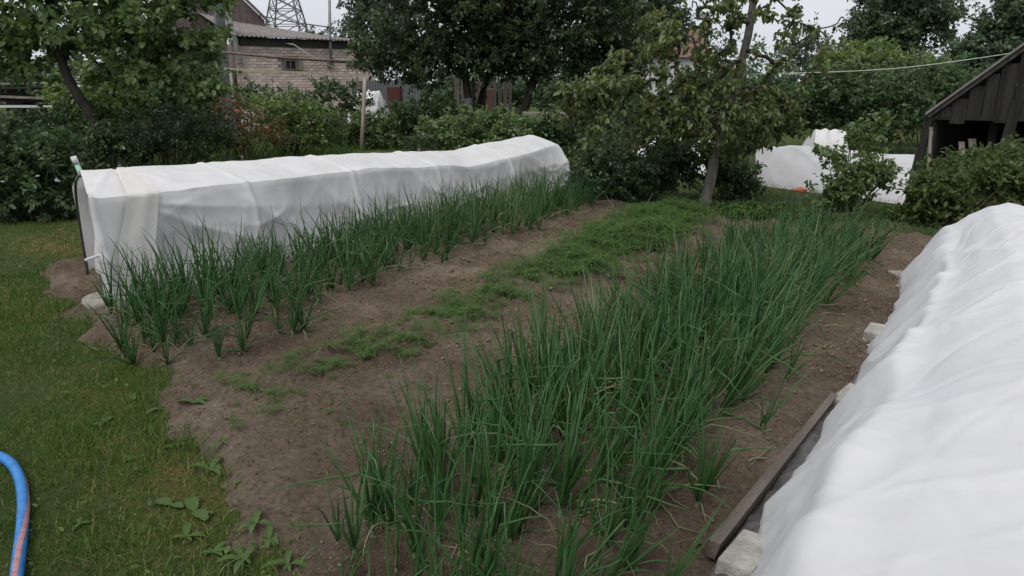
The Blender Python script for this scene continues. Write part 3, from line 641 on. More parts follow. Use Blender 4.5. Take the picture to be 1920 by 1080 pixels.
def prof7(A):
    out = np.zeros_like(S_)
    for i in range(8):
        f = np.clip((K-kst[i])/(kst[i+1]-kst[i]), 0, 1); out += np.where((K >= kst[i]) & ((K < kst[i+1]) | (i == 7)), A[..., i]*(1-f)+A[..., i+1]*f, 0)
    return out
Tq = blur_k(prof7(Tp), 12); Zq = blur_k(prof7(Zp), 12)
Tq = .55+(Tq-.55)*1.0; Zq = Zq*endr
Pg = np.stack([S_*SU+Tq*CU, S_*CU-Tq*SU, Zq], -1); nr = -grid_norm(Pg)
if nr[na//2, nb//5] @ np.array([CU, -SU, 0]) > 0: nr = -nr
topm = sstep(.22, .34, K); sidem = 1-topm
wr = ridge_noise(S_*1.0+K*2.6, K*1.3-S_*.35, 71, 2)**5*0.020+ridge_noise(S_*2.3-K*2.6, K*1.6+S_*.5, 81, 2)**8*0.008-0.03*np.abs(np.sin((S_-1.2)/1.4*math.pi))**.7+(fbm(S_*.7, K*1.8, 2, 91)-.5)*0.04
crl = np.zeros_like(S_); rcr = np.random.default_rng(23)
for q in range(46):                          # straight press creases in the fleece
    c0, k0, an, ln = rcr.uniform(1.2, 6.9), rcr.uniform(.28, .66), rcr.normal()*.9+.9, rcr.uniform(.12, .5); kx, ky = (S_-c0), (K-k0)*1.9
    al = kx*math.cos(an)+ky*math.sin(an); ac = -kx*math.sin(an)+ky*math.cos(an)+.05*np.sin(al*6+q)
    crl += rcr.choice([-1, 1])*rcr.uniform(.0025, .006)*np.exp(-(ac/.022)**2)*np.exp(-(al/ln)**4)+rcr.normal()*.005*np.exp(-(ac/.11)**2)*np.exp(-(al/ln)**2)
wr = wr*.75+crl*.6
vfold = ridge_noise(S_*2.2+K*2, K*1.6+S_*.3, 101, 2)**3*0.035+ridge_noise(S_*5+K*4, K*1.2, 104, 2)**4*0.012
fine = (fbm(S_*8+K*3, K*22, 2, 111)-.5)*0.004
disp = (wr*topm+vfold*sidem+fine+0.02*np.exp(-((K-.262)/.02)**2)*(vn(S_*1.7, S_*0, 5)-.2))*np.clip(K/.04, 0.15, 1)
Pg = Pg+nr*disp[..., None]; Pg[..., 2] = np.maximum(Pg[..., 2], 0.03)
obj('cover', mesh_np('cover', (Pg-rb).reshape(-1, 3), grid_faces(na, nb), True), M['fabric2'], rc)
for kk, ed in ((0, Pg[0]), (1, Pg[-1])):
    e = ed-rb; cen = np.array([e[:, 0].mean(), e[:, 1].mean(), 0.0])
    obj('end_cloth', mesh_py('end_cloth', [cen]+list(e), [(0, i, i+1) for i in range(1, nb)], True), M['fabric2'], rc)
for s in (1.2, 2.6, 4.0, 5.4, 6.8):
    MB().tube([Vector(x)-Vector(rb) for x in smooth_path([Vector(G(s, .0, -.03)), Vector(G(s, .16, .38)), Vector(G(s, .55, .66)), Vector(G(s, 1.0, .38)), Vector(G(s, 1.1, -.03))], 6)], 0.010, 6).build('hoop', M['black'], rc, True)

# grey film, board, bricks along the hem
V = []; nc, nd = 60, 8
for i in range(nc):
    s = 1.2+i/(nc-1)*3.1
    for j in range(nd):
        f = j/(nd-1); t0 = np.interp(s, [1.2, 2.2, 3.8, 4.3], [-.50, -.46, -.265, -.20])+.012; t = t0+f*0.22
        V.append(G(s, t, zsoil(s, t)+0.02+0.018*vn(np.array([s*9.]), np.array([t*14.]), 3)[0]))
tag(obj('plastic_film', mesh_np('plastic_film', V, grid_faces(nc, nd), True), M['film']), 'dark grey crumpled plastic film between board and white cover', 'film')
def lay(name, label, cat, a, b, w, h, mat, bevel=0.006, z=None, tilt=0.0):
    a = np.array(a); b = np.array(b); c = (a+b)/2; d = b-a; L = float(np.linalg.norm(d[:2])); zz = float(c[2]) if z is None else z
    o = MB().box((0, 0, 0), (w, L, h), None, 0.003).bevel(name, mat, None, bevel, 2, (c[0], c[1], zz+h/2)); o.rotation_euler = (0, tilt, -math.atan2(d[0], d[1]))
    return tag(o, label, cat)
a = gnd(1332, 1068); b = gnd(1557, 775)
lay('wooden_board', 'old dark wooden board lying on edge along the bright cover', 'board', a, b, 0.036, 0.068, M['board'], 0.004, 0.045, 0.18)
def brick_at(px, py, L, w, h, label, rz, mat='white_brick', z=0.03):
    c = gnd(px, py, z); o = MB().box((0, 0, 0), (w, L, h), None, 0.006).bevel('brick', M[mat], None, 0.008, 2, (c[0], c[1], z+h/2)); o.rotation_euler = (random.uniform(-.05, .05), random.uniform(-.05, .05), rz)
    return tag(o, label, 'brick')
brick_at(1398, 1062, .25, .12, .07, 'pale whitish brick pinning the cover beside the near board end', -TH-.15)
brick_at(1590, 762, .25, .10, .075, 'pinkish grey brick at the far end of the board', -TH-.25)
brick_at(1640, 636, .22, .11, .075, 'weathered brick half hidden in shade under the cover hem', -TH-.1)
brick_at(1694, 520, .24, .16, .03, 'thin flat pale slab by the far end of the bright cover', -TH+.6, 'stone')

# ------------------------------------------------------------------ blue hose
hp = [gnd(x, y, 0.02) for x, y in [(-1500, 900), (-900, 960), (-550, 930), (-260, 875), (-150, 855), (-60, 847), (-5, 856), (22, 872), (38, 902), (44, 945), (42, 990), (37, 1035), (31, 1085), (24, 1150), (18, 1230)]]
path = smooth_path([Vector((p[0], p[1], 0.024)) for p in hp], 8)
hs = thing('garden_hose', 'blue garden hose with a faded pink stripe curving over the lawn', 'hose', hp[6]*np.array([1, 1, 0]))
hb = Vector(hs.location); path = [p-hb for p in path]
MB().tube(path, 0.0215, 14).build('pipe', M['hose'], hs, True)
V = []; m = len(path)
for i in range(m):
    d = (path[min(i+1, m-1)]-path[max(i-1, 0)]).normalized(); sd = d.cross(Vector((0, 0, 1))).normalized()
    an0 = np.interp(i/m, [0, .62, .78, 1], [200, 170, 95, 70])
    for k in range(5):
        an = math.radians(an0-22+k*11); V.append(path[i]+(sd*math.cos(an)+Vector((0, 0, 1))*math.sin(an))*0.0224)
obj('stripe', mesh_np('stripe', V, grid_faces(m, 5), True), M['stripe'], hs)

# ------------------------------------------------------------------ onions
def onion_leaf(L, lean, bend, az, r0, rng, kink=None, seg=8, z0=0.0, floor=0.006):
    pts = []; p = np.array([0, 0, z0]); a = az; w = rng.normal()*0.25
    for i in range(seg+1):
        t = i/seg; pts.append(p.copy())
        th = lean+bend*t*t
        if kink and t >= kink[0]: th += kink[1]
        a2 = az+w*t+rng.normal()*.10; th += rng.normal()*.07
        p = p+np.array([math.sin(th)*math.cos(a2), math.sin(th)*math.sin(a2), math.cos(th)])*L/seg
        p[2] = max(p[2], floor+r0*.4)
    rr = [r0*(0.85+0.35*math.sin(min(i/seg*4, 1.57)))*(1-i/seg)**.85+0.0006 for i in range(seg+1)]
    return pts, rr
def onion_proto(k, sprawl, tall):
    rng = np.random.default_rng(500+k); parts = []
    nl = int(rng.integers(5, 10)); a0 = rng.uniform(0, 6.28)
    for i in range(nl):
        az = a0+i*2.4+rng.normal()*.5; f = i/nl; L = tall*rng.uniform(0.32 if sprawl > .8 else .42, 1.12); u = rng.random()
        lean = 0.04+abs(rng.normal())*0.11+f*f*(0.35+.40*sprawl)*rng.random(); bend = rng.uniform(-0.1, 0.6)
        kink = (rng.uniform(.35, .8), rng.uniform(0.6, 2.1)) if u < 0.22 else None
        pts, rr = onion_leaf(L, lean, bend, az, rng.uniform(.0045, .0092), rng, kink, 9, 0.02)
        parts.append(('leaf', pts, rr, 'onion'))
    for i in range(int(rng.integers(0, 3+int(2*sprawl)))):
        az = rng.uniform(0, 6.28); pts, rr = onion_leaf(tall*rng.uniform(.5, .95), rng.uniform(.55, 1.15), rng.uniform(.5, 1.3), az, rng.uniform(.004, .007), rng, (rng.uniform(.2, .6), rng.uniform(.2, .9)), 9, 0.02)
        parts.append(('leaf', pts, rr, 'onion' if rng.random() < .7 else 'onion_dry'))
    for i in range(int(rng.integers(0, 3))):
        az = rng.uniform(0, 6.28); pts, rr = onion_leaf(tall*rng.uniform(.25, .5), 1.1, 1.2, az, rng.uniform(.0022, .004), rng, (.15, .8), 8, 0.015)
        parts.append(('dry_leaf', pts, rr, 'onion_dry'))
    bp = [(0, 0, -0.04), (0, 0, -0.02), (0, 0, 0.0), (0, 0, 0.02), (0, 0, 0.05), (0, 0, 0.08)]; parts.append(('bulb', bp, [.008, .016, .014, .010, .009, .007], 'bulb'))
    return parts
PROTO = []
for k in range(28):
    parts = onion_proto(k, 1.0 if k < 14 else 0.5, 0.62 if k < 14 else 0.60)
    sep = []; j = MB(); slots = []; mats = []
    for nm, pts, rr, mt in parts:
        V, Fc = tube(pts, rr, 5 if nm != 'bulb' else 8, True); me = mesh_py('onion_'+nm, V, Fc, True); me.materials.append(M[mt]); sep.append((nm, me))
        if mt not in mats: mats.append(mt)
        j.add(V, Fc); slots += [mats.index(mt)]*len(Fc)
    jm = mesh_py('onion_plant', j.V, j.F, True)
    for mt in mats: jm.materials.append(M[mt])
    for p, q in zip(jm.polygons, slots): p.material_index = q
    PROTO.append((sep, jm, np.array(j.V)))
rng = np.random.default_rng(42)
spots = []                                 # (s, t, proto, scale, row)
LT = [-4.78, -4.46, -4.14, -3.82, -3.55]
for r, t in enumerate(LT):
    s = [2.8, 2.6, 2.45, 2.35, 2.35][r]+rng.uniform(0, .1)
    while s < [9.4, 9.5, 9.4, 8.9, 3.4][r]:
        if not (r == 3 and rng.random() < .25) and not (r == 4 and rng.random() < .72): spots.append((s, t+rng.normal()*.07, int(rng.integers(0, 14)), rng.uniform(.48, .92)*(1.08 if s < 3.6 else 1), 'L'))
        s += rng.uniform(.04, .08)
RT = [-1.58, -1.44, -1.30, -1.16, -1.02, -0.88, -0.74]
for r, t in enumerate(RT):
    s = [1.75, 1.55, 1.4, 1.3, 1.3, 1.4, 1.75][r]+rng.uniform(0, .1)
    while s < [7.0, 7.4, 7.7, 7.8, 7.8, 7.8, 7.6][r]:
        thin = 0.12 if s < 2.0 else 0.03
        if rng.random() > thin: spots.append((s, t+rng.normal()*.09+np.interp(s, [2, 4, 7.5], [.0, 0, .26]), int(rng.integers(14, 28)), rng.uniform(.58, 1.05)*np.interp(s, [1.5, 2.4, 4, 8], [.80, .95, 1.0, .92]), 'R'))
        s += rng.uniform(.05, .095)
spots = [(s, t, k, sc, row, float(np.linalg.norm(G(s, t)))) for s, t, k, sc, row in spots]
order = sorted(range(len(spots)), key=lambda i: spots[i][5])
rest = {'L': [], 'R': []}
GL = {'L': 'onions in the row beside the long white tunnel', 'R': 'onions in the dense bed by the board'}
def onion_label(row, s, t):
    if row == 'L': return ('spiky onion plant standing close against the white tunnel fabric' if t < -4.3 else
                           'spiky onion plant in the tunnel row on the side facing the carrots')
    if t > -0.94: return 'onion plant leaning out over the bare path beside the board'
    if t < -1.37: return 'onion plant at the edge of the dense bed facing the carrots'
    return 'tall green onion plant standing inside the dense onion bed'
count = {'L': 0, 'R': 0}
for n_, i in enumerate(order):
    s, t, k, sc, row, d = spots[i]; sep, jm, jv = PROTO[k]; p = G(s, t, zsoil(s, t)-0.004); rz = rng.uniform(0, 6.28); count[row] += 1
    ls, lt = rng.normal()*.10, rng.normal()*.10
    if row == 'R': lt += np.interp(t, [-1.6, -1.2, -.7], [-.16, .04, .30]); ls += .06     # the outer rows fall over towards the path
    if row == 'L': lt += np.interp(t, [-4.8, -3.9], [0, .15]); ls -= .05
    up = Vector(G(ls, lt, 1.0)).normalized(); rot = (Vector((0, 0, 1)).rotation_difference(up) @ Matrix.Rotation(rz, 3, 'Z').to_quaternion()).to_euler()
    lim = 110 if row == 'R' else 60
    if count[row] <= lim:
        o = thing('onion_plant', onion_label(row, s, t), 'onion', p, 0, GL[row]); o.rotation_euler = rot; o.scale = (sc, sc, sc)
        for nm, me in sep: obj(nm, me, None, o)
    elif count[row] <= (165 if row == 'R' else 135):
        o = obj('onion_plant', jm, None, None, p); o.rotation_euler = rot; o.scale = (sc, sc, sc); tag(o, onion_label(row, s, t), 'onion', GL[row])
    else: rest[row].append((p, rot, sc, k))
for row, lab in (('L', 'far onions of the row along the white tunnel'), ('R', 'far end of the dense green onion bed')):
    j = MB()
    VV = []; FF = []; mi = []; off = 0; names = ['onion', 'onion_dry', 'bulb']
    for p, rz, sc, k in rest[row]:
        jm, jv = PROTO[k][1], PROTO[k][2]; R = np.array(rz.to_matrix()); VV.append(jv@R.T*sc+p)
        loc = [m.name for m in jm.materials]
        for pl in jm.polygons:
            FF.append(tuple(v+off for v in pl.vertices)); mi.append(names.index({'onion_leaf': 'onion', 'onion_leaf_dry': 'onion_dry', 'onion_bulb': 'bulb'}[loc[pl.material_index]]))
        off += len(jv)
    if VV:
        me = bpy.data.meshes.new('onion_plants'); me.from_pydata(np.concatenate(VV).tolist(), [], FF); me.update()
        for nme in names: me.materials.append(M[nme])
        me.polygons.foreach_set('material_index', mi); me.polygons.foreach_set('use_smooth', [True]*len(mi))
        tag(obj('onion_plants', me), lab, 'onion', kind='stuff')
# fallen leaves on the soil beside the rows
j = MB(); rr = np.random.default_rng(5)
for i in range(170):
    if i < 110: s = rr.uniform(2.4, 9); t = rr.uniform(-4.6, -3.45)
    else: s = rr.uniform(1.8, 7.5); t = rr.uniform(-1.0, -.42)
    z = zsoil(s, t)+.006; a = rr.uniform(0, 6.28); L = rr.uniform(.10, .36); p = G(s, t, z); pts = []
    for q in range(6):
        u = q/5; pts.append(p+np.array([math.cos(a+u*rr.normal()*.4)*L*u, math.sin(a)*L*u, abs(math.sin(u*5+i))*.018]))
    j.tube(pts, [.0035, .004, .004, .0035, .0025, .001], 4, False)
tag(j.build('fallen_onion_leaves', M['onion_dry'], None, True), 'withered pale onion leaves lying on the soil', 'leaf litter', kind='stuff')

# ------------------------------------------------------------------ carrots and weeds
def frond(L, az, lean, rng, npair=9):
    V = []; Fc = []
    d = np.array([math.cos(az), math.sin(az), 0]); sd = np.array([-math.sin(az), math.cos(az), 0])
    def P(t): th = lean+0.9*t*t; return d*(math.sin(th)*L*t)+np.array([0, 0, math.cos(th)*L*t])
    for i in range(4):
        a, b = P(i/4), P((i+1)/4); w = 0.0016; n = len(V); V += [a-sd*w, a+sd*w, b+sd*w, b-sd*w]; Fc.append((n, n+1, n+2, n+3))
    for i in range(npair):
        t = .32+.68*i/npair; c = P(t); ln = L*.30*(1.05-t)+.008
        for q in (-1, 1):
            e = c+sd*q*ln+d*ln*.5+np.array([0, 0, rng.normal()*.012])
            for u in (.35, .65, 1.0):
                m = c+(e-c)*u; ax = np.array([rng.normal(), rng.normal(), rng.normal()*.5]); ax = ax/np.linalg.norm(ax)*ln*.34; wv = np.cross(ax, [0, 0, 1.])*.28
                n = len(V); V += [m-wv-ax*.3, m+wv, m+ax, m-wv*.6+ax*.4]; Fc.append((n, n+1, n+2, n+3))
            n = len(V); w = d*.0012; V += [c-w, c+w, e+w*.5, e-w*.5]; Fc.append((n, n+1, n+2, n+3))
    return V, Fc
CAR = []
for k in range(6):
    rr = np.random.default_rng(900+k); V = []; Fc = []
    for i in range(int(rr.integers(5, 9))):
        v, f = frond(rr.uniform(.13, .24), rr.uniform(0, 6.28), rr.uniform(.12, .75), rr); n = len(V); V += v; Fc += [tuple(q+n for q in x) for x in f]
    me = mesh_py('carrot_plant', V, Fc); me.materials.append(M['carrot']); CAR.append((me, np.array(V), Fc))
rr = np.random.default_rng(17); cs = []
def dens(s, t): 
    c = np.interp(s, [2, 4.5, 6, 9], [-2.85, -2.72, -2.62, -2.62]); w = np.interp(s, [2, 4, 6, 9], [.18, .24, .30, .36])
    return math.exp(-((t-c)/w)**2)*np.interp(s, [1.9, 2.3, 2.5, 3.0, 3.35, 3.6, 4.0, 5.2, 5.6, 9.2], [.0, .10, .42, .5, .8, .55, .55, .65, .8, .7])
while len(cs) < 480:
    s = rr.uniform(2.1, 9.3); t = rr.uniform(-3.5, -1.9)
    if rr.random() < dens(s, t): cs.append((s, t, np.interp(s, [2, 4.8, 5.6, 7, 9.2], [.6, .72, 1.2, 1.55, 1.3])*rr.uniform(.4, 1.2)))
for i in range(45):                          # thin self-sown seedlings
    cs.append((rr.uniform(2.0, 6), rr.uniform(-3.5, -2.0), rr.uniform(.15, .32)))
cs.sort(key=lambda q: -q[2]/q[0])
RV = []; RF = []; off = 0
for i, (s, t, sc) in enumerate(cs):
    p = G(s, t, zsoil(s, t)-.004); k = int(rr.integers(0, 6)); rz = rr.uniform(0, 6.28)
    if i < 280:
        o = obj('carrot_plant', CAR[k][0], None, None, p); o.rotation_euler = (0, 0, rz); o.scale = (sc, sc, sc*.9)
        tag(o, 'low feathery carrot plant in the strip between the two onion beds', 'carrot', 'feathery carrots in the middle bed')
    else:
        c, s_ = math.cos(rz), math.sin(rz); RV.append(CAR[k][1]@np.array([[c, -s_, 0], [s_, c, 0], [0, 0, 1]]).T*sc+p); RF += [tuple(q+off for q in f) for f in CAR[k][2]]; off += len(CAR[k][1])
tag(obj('carrot_seedlings', mesh_np('carrot_seedlings', np.concatenate(RV), RF), M['carrot']), 'sparse feathery seedlings scattered over the middle soil strip', 'seedling', kind='stuff')
# moss-like thin weeds on the soil
P = np.stack([rr.uniform(2.0, 9.2, 34000), rr.uniform(-3.6, -1.8, 34000)], 1)
k = (fbm(P[:, 0]*2.3, P[:, 1]*2.3, 3, 88) > np.interp(P[:, 0], [2, 5, 6], [.42, .45, .60])) & (np.array([dens(a, b) for a, b in P])+.05 > rr.random(len(P))); P = P[k]; m = len(P)
Pz = np.stack([P[:, 0]*SU+P[:, 1]*CU, P[:, 0]*CU-P[:, 1]*SU, np.maximum(soil_h(P[:, 0], P[:, 1]), 0)], 1)
V, Fc = blades(Pz, rr.uniform(.012, .05, m), np.full(m, .007), rr.uniform(.3, 2.2, m), rr, True)
tag(obj('soil_weeds', mesh_np('soil_weeds', V, Fc), M['carrot']), 'fine green weeds carpeting the soil among the carrots', 'weeds', kind='stuff')

def rosette(px, py, n, L, w, label, seed, mat='weed', name='broadleaf_weed', rise=0.55):
    r = np.random.default_rng(seed); p = gnd(px, py); s, t = st(p); p[2] = zsoil(s, t)
    o = thing(name, label, 'weed', p, 0, 'broadleaf weeds along the lawn edge')
    for i in range(n):
        a = 6.28*i/n+r.normal()*.7; ln = L*r.uniform(.4, 1.25); d = np.array([math.cos(a), math.sin(a), 0]); sd = np.array([-math.sin(a), math.cos(a), 0]); V = []
        for q in range(10):
            u = q/9; hw = w*ln/L*math.sin(math.pi*min(u*.9+.06, 1))**.8*(1+.16*math.sin(q*2.9+i)); z = ln*rise*(u-u*u*.85)+.008
            c = d*ln*u*.9; V += [c-sd*hw+np.array([0, 0, z+hw*.25]), c+np.array([0, 0, z]), c+sd*hw+np.array([0, 0, z+hw*.25])]
        obj('leaf', mesh_np('leaf', V, grid_faces(10, 3), True), M[mat], o)
    return o
WL = ['pale dock weed with wide grey leaves lying in the lawn', 'toothed dandelion weed at the lawn edge']
for i, (x, y, n, L, w, lab, ri) in enumerate([(365, 962, 4, .15, .035, 0, .35), (322, 950, 3, .11, .03, 0, .3), (395, 885, 6, .15, .022, 1, .7), (440, 918, 3, .12, .022, 0, .3), (480, 990, 8, .16, .022, 1, .9), (505, 1015, 7, .15, .02, 1, .9),
        (365, 765, 5, .14, .02, 1, .6), (300, 770, 5, .12, .02, 1, .5), (195, 795, 4, .10, .02, 0, .3), (255, 862, 3, .09, .018, 0, .3), (350, 1010, 5, .12, .02, 1, .5), (400, 1040, 6, .13, .02, 1, .6), (250, 745, 5, .11, .018, 1, .5), (420, 850, 5, .12, .018, 1, .6), (150, 985, 4, .08, .015, 0, .3), (460, 1055, 6, .14, .018, 1, .8), (540, 1068, 6, .13, .016, 1, .8), (330, 840, 5, .10, .018, 1, .5)]):
    rosette(x, y, n, L*.62, w*.62, WL[lab], 60+i, rise=ri)
for i, (x, y) in enumerate([(512, 762), (450, 830), (872, 640)]):
    p = gnd(x, y); s, t = st(p); o = obj('seedling', CAR[i][0], None, None, (p[0], p[1], zsoil(s, t))); o.scale = (.5, .5, .45)
    tag(o, 'lone feathery seedling on bare soil away from the carrot strip', 'seedling', 'lone seedlings on bare soil')

# pile of dry twigs by the far end of the left row
bp = thing('brush_pile', 'small heap of dry pale twigs at the far end of the tunnel row', 'twigs', gnd(1185, 418)); rr = np.random.default_rng(3)
for i in range(16):
    a = rr.uniform(0, 3.14); L = rr.uniform(.25, .6); c = np.array([rr.normal()*.16, rr.normal()*.12, .03+.05*rr.random()]); d = np.array([math.cos(a), math.sin(a)*.8, rr.normal()*.16])
    MB().tube([c-d*L*.5*np.array([1, 1, .2])+[0, 0, 0], c+rr.normal(size=3)*.015, c+d*L*.5+np.array([0, 0, abs(rr.normal())*.1])], [.008, .007, .003], 5).build('twig', M['bark_grey'], bp, True)

# ------------------------------------------------------------------ brick outbuilding
A = at(437, 62, 26.0); B = at(700, 86, 29.4); A[2] = B[2] = 0
wd = B-A; LW = float(np.linalg.norm(wd[:2])); rz = math.atan2(wd[1], wd[0])
house = thing('brick_outbuilding', 'pale brick outbuilding with corrugated roof and one tiny window', 'building', A, rz)
wall = MB().box((LW/2, 1.8, 1.48), (LW, 3.5, 2.96)).build('wall', M['mortar'], house)
bl, bh, jn = .238, .086, .012
cells = []
for r in range(29):
    z = 0.09+r*(bh+jn); x = -(r % 2)*(bl+jn)/2
    while x < LW-.02:
        x0, x1 = max(x, 0.0), min(x+bl, LW)
        if x1-x0 > .06: cells.append((x0, x1, z))
        x += bl+jn
WX, WZ = 1.95, 2.30                          # the little window
cells = [c for c in cells if not (c[1] > WX-.26 and c[0] < WX+.26 and abs(c[2]-WZ) < .22) and c[2] < 2.88]
cells.sort(key=lambda c: (abs(c[0]-2.2)*.35+abs(c[2]-2.1)))
bm_ = MB().box((0, 0, 0), (bl, .03, bh)).bevel('brick', M['brick'], None, .006, 1); brick_me = bm_.data; bpy.data.objects.remove(bm_)
more = MB()
for i, (x0, x1, z) in enumerate(cells):
    if i < 300:
        o = obj('brick', brick_me, None, wall, ((x0+x1)/2, .046+random.uniform(-.003, .003), z)); o.scale = ((x1-x0)/bl, 1, 1)
    else: more.box(((x0+x1)/2, .046, z), (x1-x0, .03, bh))
MB().box((-1.3, 2.0, 1.7), (2.55, 2.4, 3.4)).build('side_wing', M['gable'], house)
w2 = more.build('bricks', M['brick'], wall); w2['kind'] = 'stuff'
win = MB().box((WX, .03, WZ), (.36, .03, .26)).build('window', M['dark'], house)
for dx, dz, sx, sz in ((-.20, 0, .05, .38), (.20, 0, .05, .38), (0, .165, .36, .05), (0, -.165, .36, .05), (-.02, 0, .025, .28)): MB().box((WX+dx, -.005, WZ+dz), (sx, .05, sz)).build('frame', M['wood'], win)
MB().box((WX-.02, -.02, WZ+.26), (.62, .07, .05)).build('lintel', M['rust'], win)
MB().box((WX+.30, -.12, WZ-.01), (.03, .24, .34), Matrix.Rotation(.5, 3, 'Z')).build('shutter', M['wood'], win)
MB().box((LW/2, -.02, 3.06), (LW, .06, .24)).build('fascia', M['fascia_board'], house)
# corrugated roof
nx = 240; V = []
for j in range(5):
    g = j/4
    for i in range(nx+1):
        f = i/nx; x = -.15+f*(LW+.3); up = np.interp(f, [0, .25, 1], [1.0, .72, .25])
        V.append((x, -.28+g*3.4, 3.20+g*up+.024*math.sin(x*2*math.pi/.16)))
n0 = len(V); V = V+[(a, b, c-.014) for a, b, c in V]
Fq = []
for j in range(4):
    for i in range(nx):
        a = j*(nx+1)+i; Fq += [(a, a+1, a+nx+2, a+nx+1), (n0+a, n0+a+nx+1, n0+a+nx+2, n0+a+1)]
for i in range(nx): Fq.append((i, n0+i, n0+i+1, i+1))
roof = obj('roof', mesh_py('roof', V, Fq, True), M['slate'], house)
# taller gable behind
gp = [(-1.6, 3.3), (2.3, 3.3), (2.3, 4.0), (0.7, 5.45), (-1.6, 7.6)]
V = [(x, 2.9, z) for x, z in gp]+[(x, 3.2, z) for x, z in gp]; k = len(gp)
ga = obj('gable', mesh_py('gable', V, [tuple(range(k)), tuple(range(2*k-1, k-1, -1))]+[(i, i+k, (i+1) % k+k, (i+1) % k) for i in range(k)]), M['gable'], house)
MB().bar((2.45, 2.8, 3.92), (-1.7, 2.8, 7.72), .12, .07).build('rake_trim', M['slate'], ga)
for i in range(15): MB().bar((-1.4+i*.25, 2.885, 3.4), (-1.4+i*.25, 2.885, np.interp(-1.4+i*.25, [-1.6, .7, 2.3], [7.5, 5.35, 3.9])), .03, .02).build('batten', M['gable'], ga)
MB().tube([(3.45, -.12, 2.35), (3.47, -.14, 3.4), (3.53, -.16, 4.55)], .055, 8).build('flue_pipe', M['steel'], house, True)
MB().box((3.45, -.06, 2.32), (.2, .2, .12)).build('pipe_bracket', M['rust'], house)
MB().tube([(1.75, -.1, 3.02), (1.95, -.35, 2.98), (3.0, -.3, 2.4), (4.3, -.1, 1.95)], .014, 5).build('cable', M['cord'], house, True)
MB().tube([tuple(x) for x in smooth_path([(-.18, -.1, 4.9), (-.12, -.16, 3.6), (-.05, -.22, 3.1), (.1, -.12, 2.3)], 8)], [.09+.012*math.sin(i*2.4) for i in range(25)], 8).build('wrapped_pipe', M['foil'], house, True)
MB().box((-.42, -.05, 2.3), (.28, .2, 4.6)).build('corner_post', M['greyfence'], house)

# pylon far behind
py_ = at(546, 160, 118.0); pyl = thing('power_pylon', 'grey steel lattice pylon rising behind the corrugated roof', 'pylon', (py_[0], py_[1], 0))
def lv(z, q): 
    hw = np.interp(z, [0, 10.5, 16, 30], [3.1, 2.45, 1.25, .5]); return Vector(((-1, 1, 1, -1)[q]*hw, (-1, -1, 1, 1)[q]*hw*.9, z))
lev = [0, 4.2, 7.6, 10.4, 12.6, 14.4, 16, 18.5, 21, 24, 27, 30]
for q in range(4): MB().tube([lv(z, q) for z in lev], .13, 4).build('leg', M['pylon'], pyl)
br = MB()
for a, b in zip(lev[:-1], lev[1:]):
    for q in range(4):
        br.tube([lv(a, q), lv(b, (q+1) % 4)], .07, 4, False); br.tube([lv(b, q), lv(a, (q+1) % 4)], .07, 4, False); br.tube([lv(b, q), lv(b, (q+1) % 4)], .06, 4, False)
br.build('bracing', M['pylon'], pyl)
for z, w in ((22, 5), (26, 4)):
    MB().bar((-w, 0, z), (w, 0, z), .3, .3).build('cross_arm', M['pylon'], pyl)
pa, pb = at(485, 29, 29.5), at(625, 52, 28); 
tag(MB().tube(smooth_path([tuple(pa), tuple((pa+pb)/2-np.array([0, 0, .03])), tuple(pb)], 5), .022, 5).build('overhead_cable', M['wire'], None, True), 'dark overhead cable running from the gable to the flue pipe', 'cable')

# trellis with posts, and a rusty rail behind
tr = thing('trellis_frame', 'weathered wooden garden frame with two posts and a top rail', 'trellis', (at(677, 283, 18.7)[0], 18.7, 0)); tl = np.array(tr.location)
pl_, pr_ = at(432, 131, 19.6), at(684, 146, 18.7)
for p, q, r in ((pl_, np.array([pl_[0]+.02, 19.6, -.1]), .05), (pr_, np.array([at(677, 283, 18.7)[0], 18.7, -.1]), .055)): MB().tube([tuple(q-tl), tuple((p+q)/2-tl+[.01, 0, 0]), tuple(p-tl)], [r, r*.9, r*.85], 8).build('post', M['wood_pale'], tr, True)
MB().bar(tuple(pl_-tl+[-.15, 0, .03]), tuple(pr_-tl+[.12, 0, .03]), .055, .055).build('top_rail', M['wood_pale'], tr)
q0, q1 = at(405, 97, 21), at(668, 117, 23); rl = thing('pipe_rail', 'long rusty horizontal pipe on posts before the brick wall', 'rail', (q0[0], q0[1], 0)); b0 = np.array(rl.location)
MB().tube([tuple(q0-b0), tuple((q0+q1)/2-b0-[0, 0, .03]), tuple(q1-b0)], .038, 7).build('rail', M['rust'], rl, True)
for p in (q0, q1): MB().tube([(p[0]-b0[0], p[1]-b0[1], -.1), (p[0]-b0[0], p[1]-b0[1], p[2])], .04, 7).build('post', M['rust'], rl, True)

# ------------------------------------------------------------------ things half seen between the trees
def planks(name, label, cat, x0, x1, ytop, Y, n, mats, ybot=None, lean=.02, gap=.3, seed=1):
    r = random.Random(seed); c = at((x0+x1)/2, 300, Y); o = thing(name, label, cat, (c[0], Y, 0)); k = ppm(Y)
    for i in range(n):
        px = x0+(x1-x0)*(i+.5)/n; p = at(px, ytop+r.uniform(-6, 6), Y); w = (x1-x0)/n/k*(1-gap*r.random()); X = p[0]-c[0]
        MB().bar((X, r.uniform(-.02, .02), -.05), (X+r.uniform(-lean, lean), 0, p[2]), w, .025, (0, 1, 0)).build('plank', M[r.choice(mats)], o)
    for z in (.4, 1.2): MB().bar(((at(x0, 0, Y)[0]-c[0]), .05, z), ((at(x1, 0, Y)[0]-c[0]), .05, z), .05, .07).build('rail', M['wood_dark'], o)
    return o
planks('plank_fence', 'broken fence of pale upright boards behind the plum trunks', 'fence', 852, 962, 148, 24, 11, ['wood', 'wood_dark', 'wood'], gap=.5, seed=4)
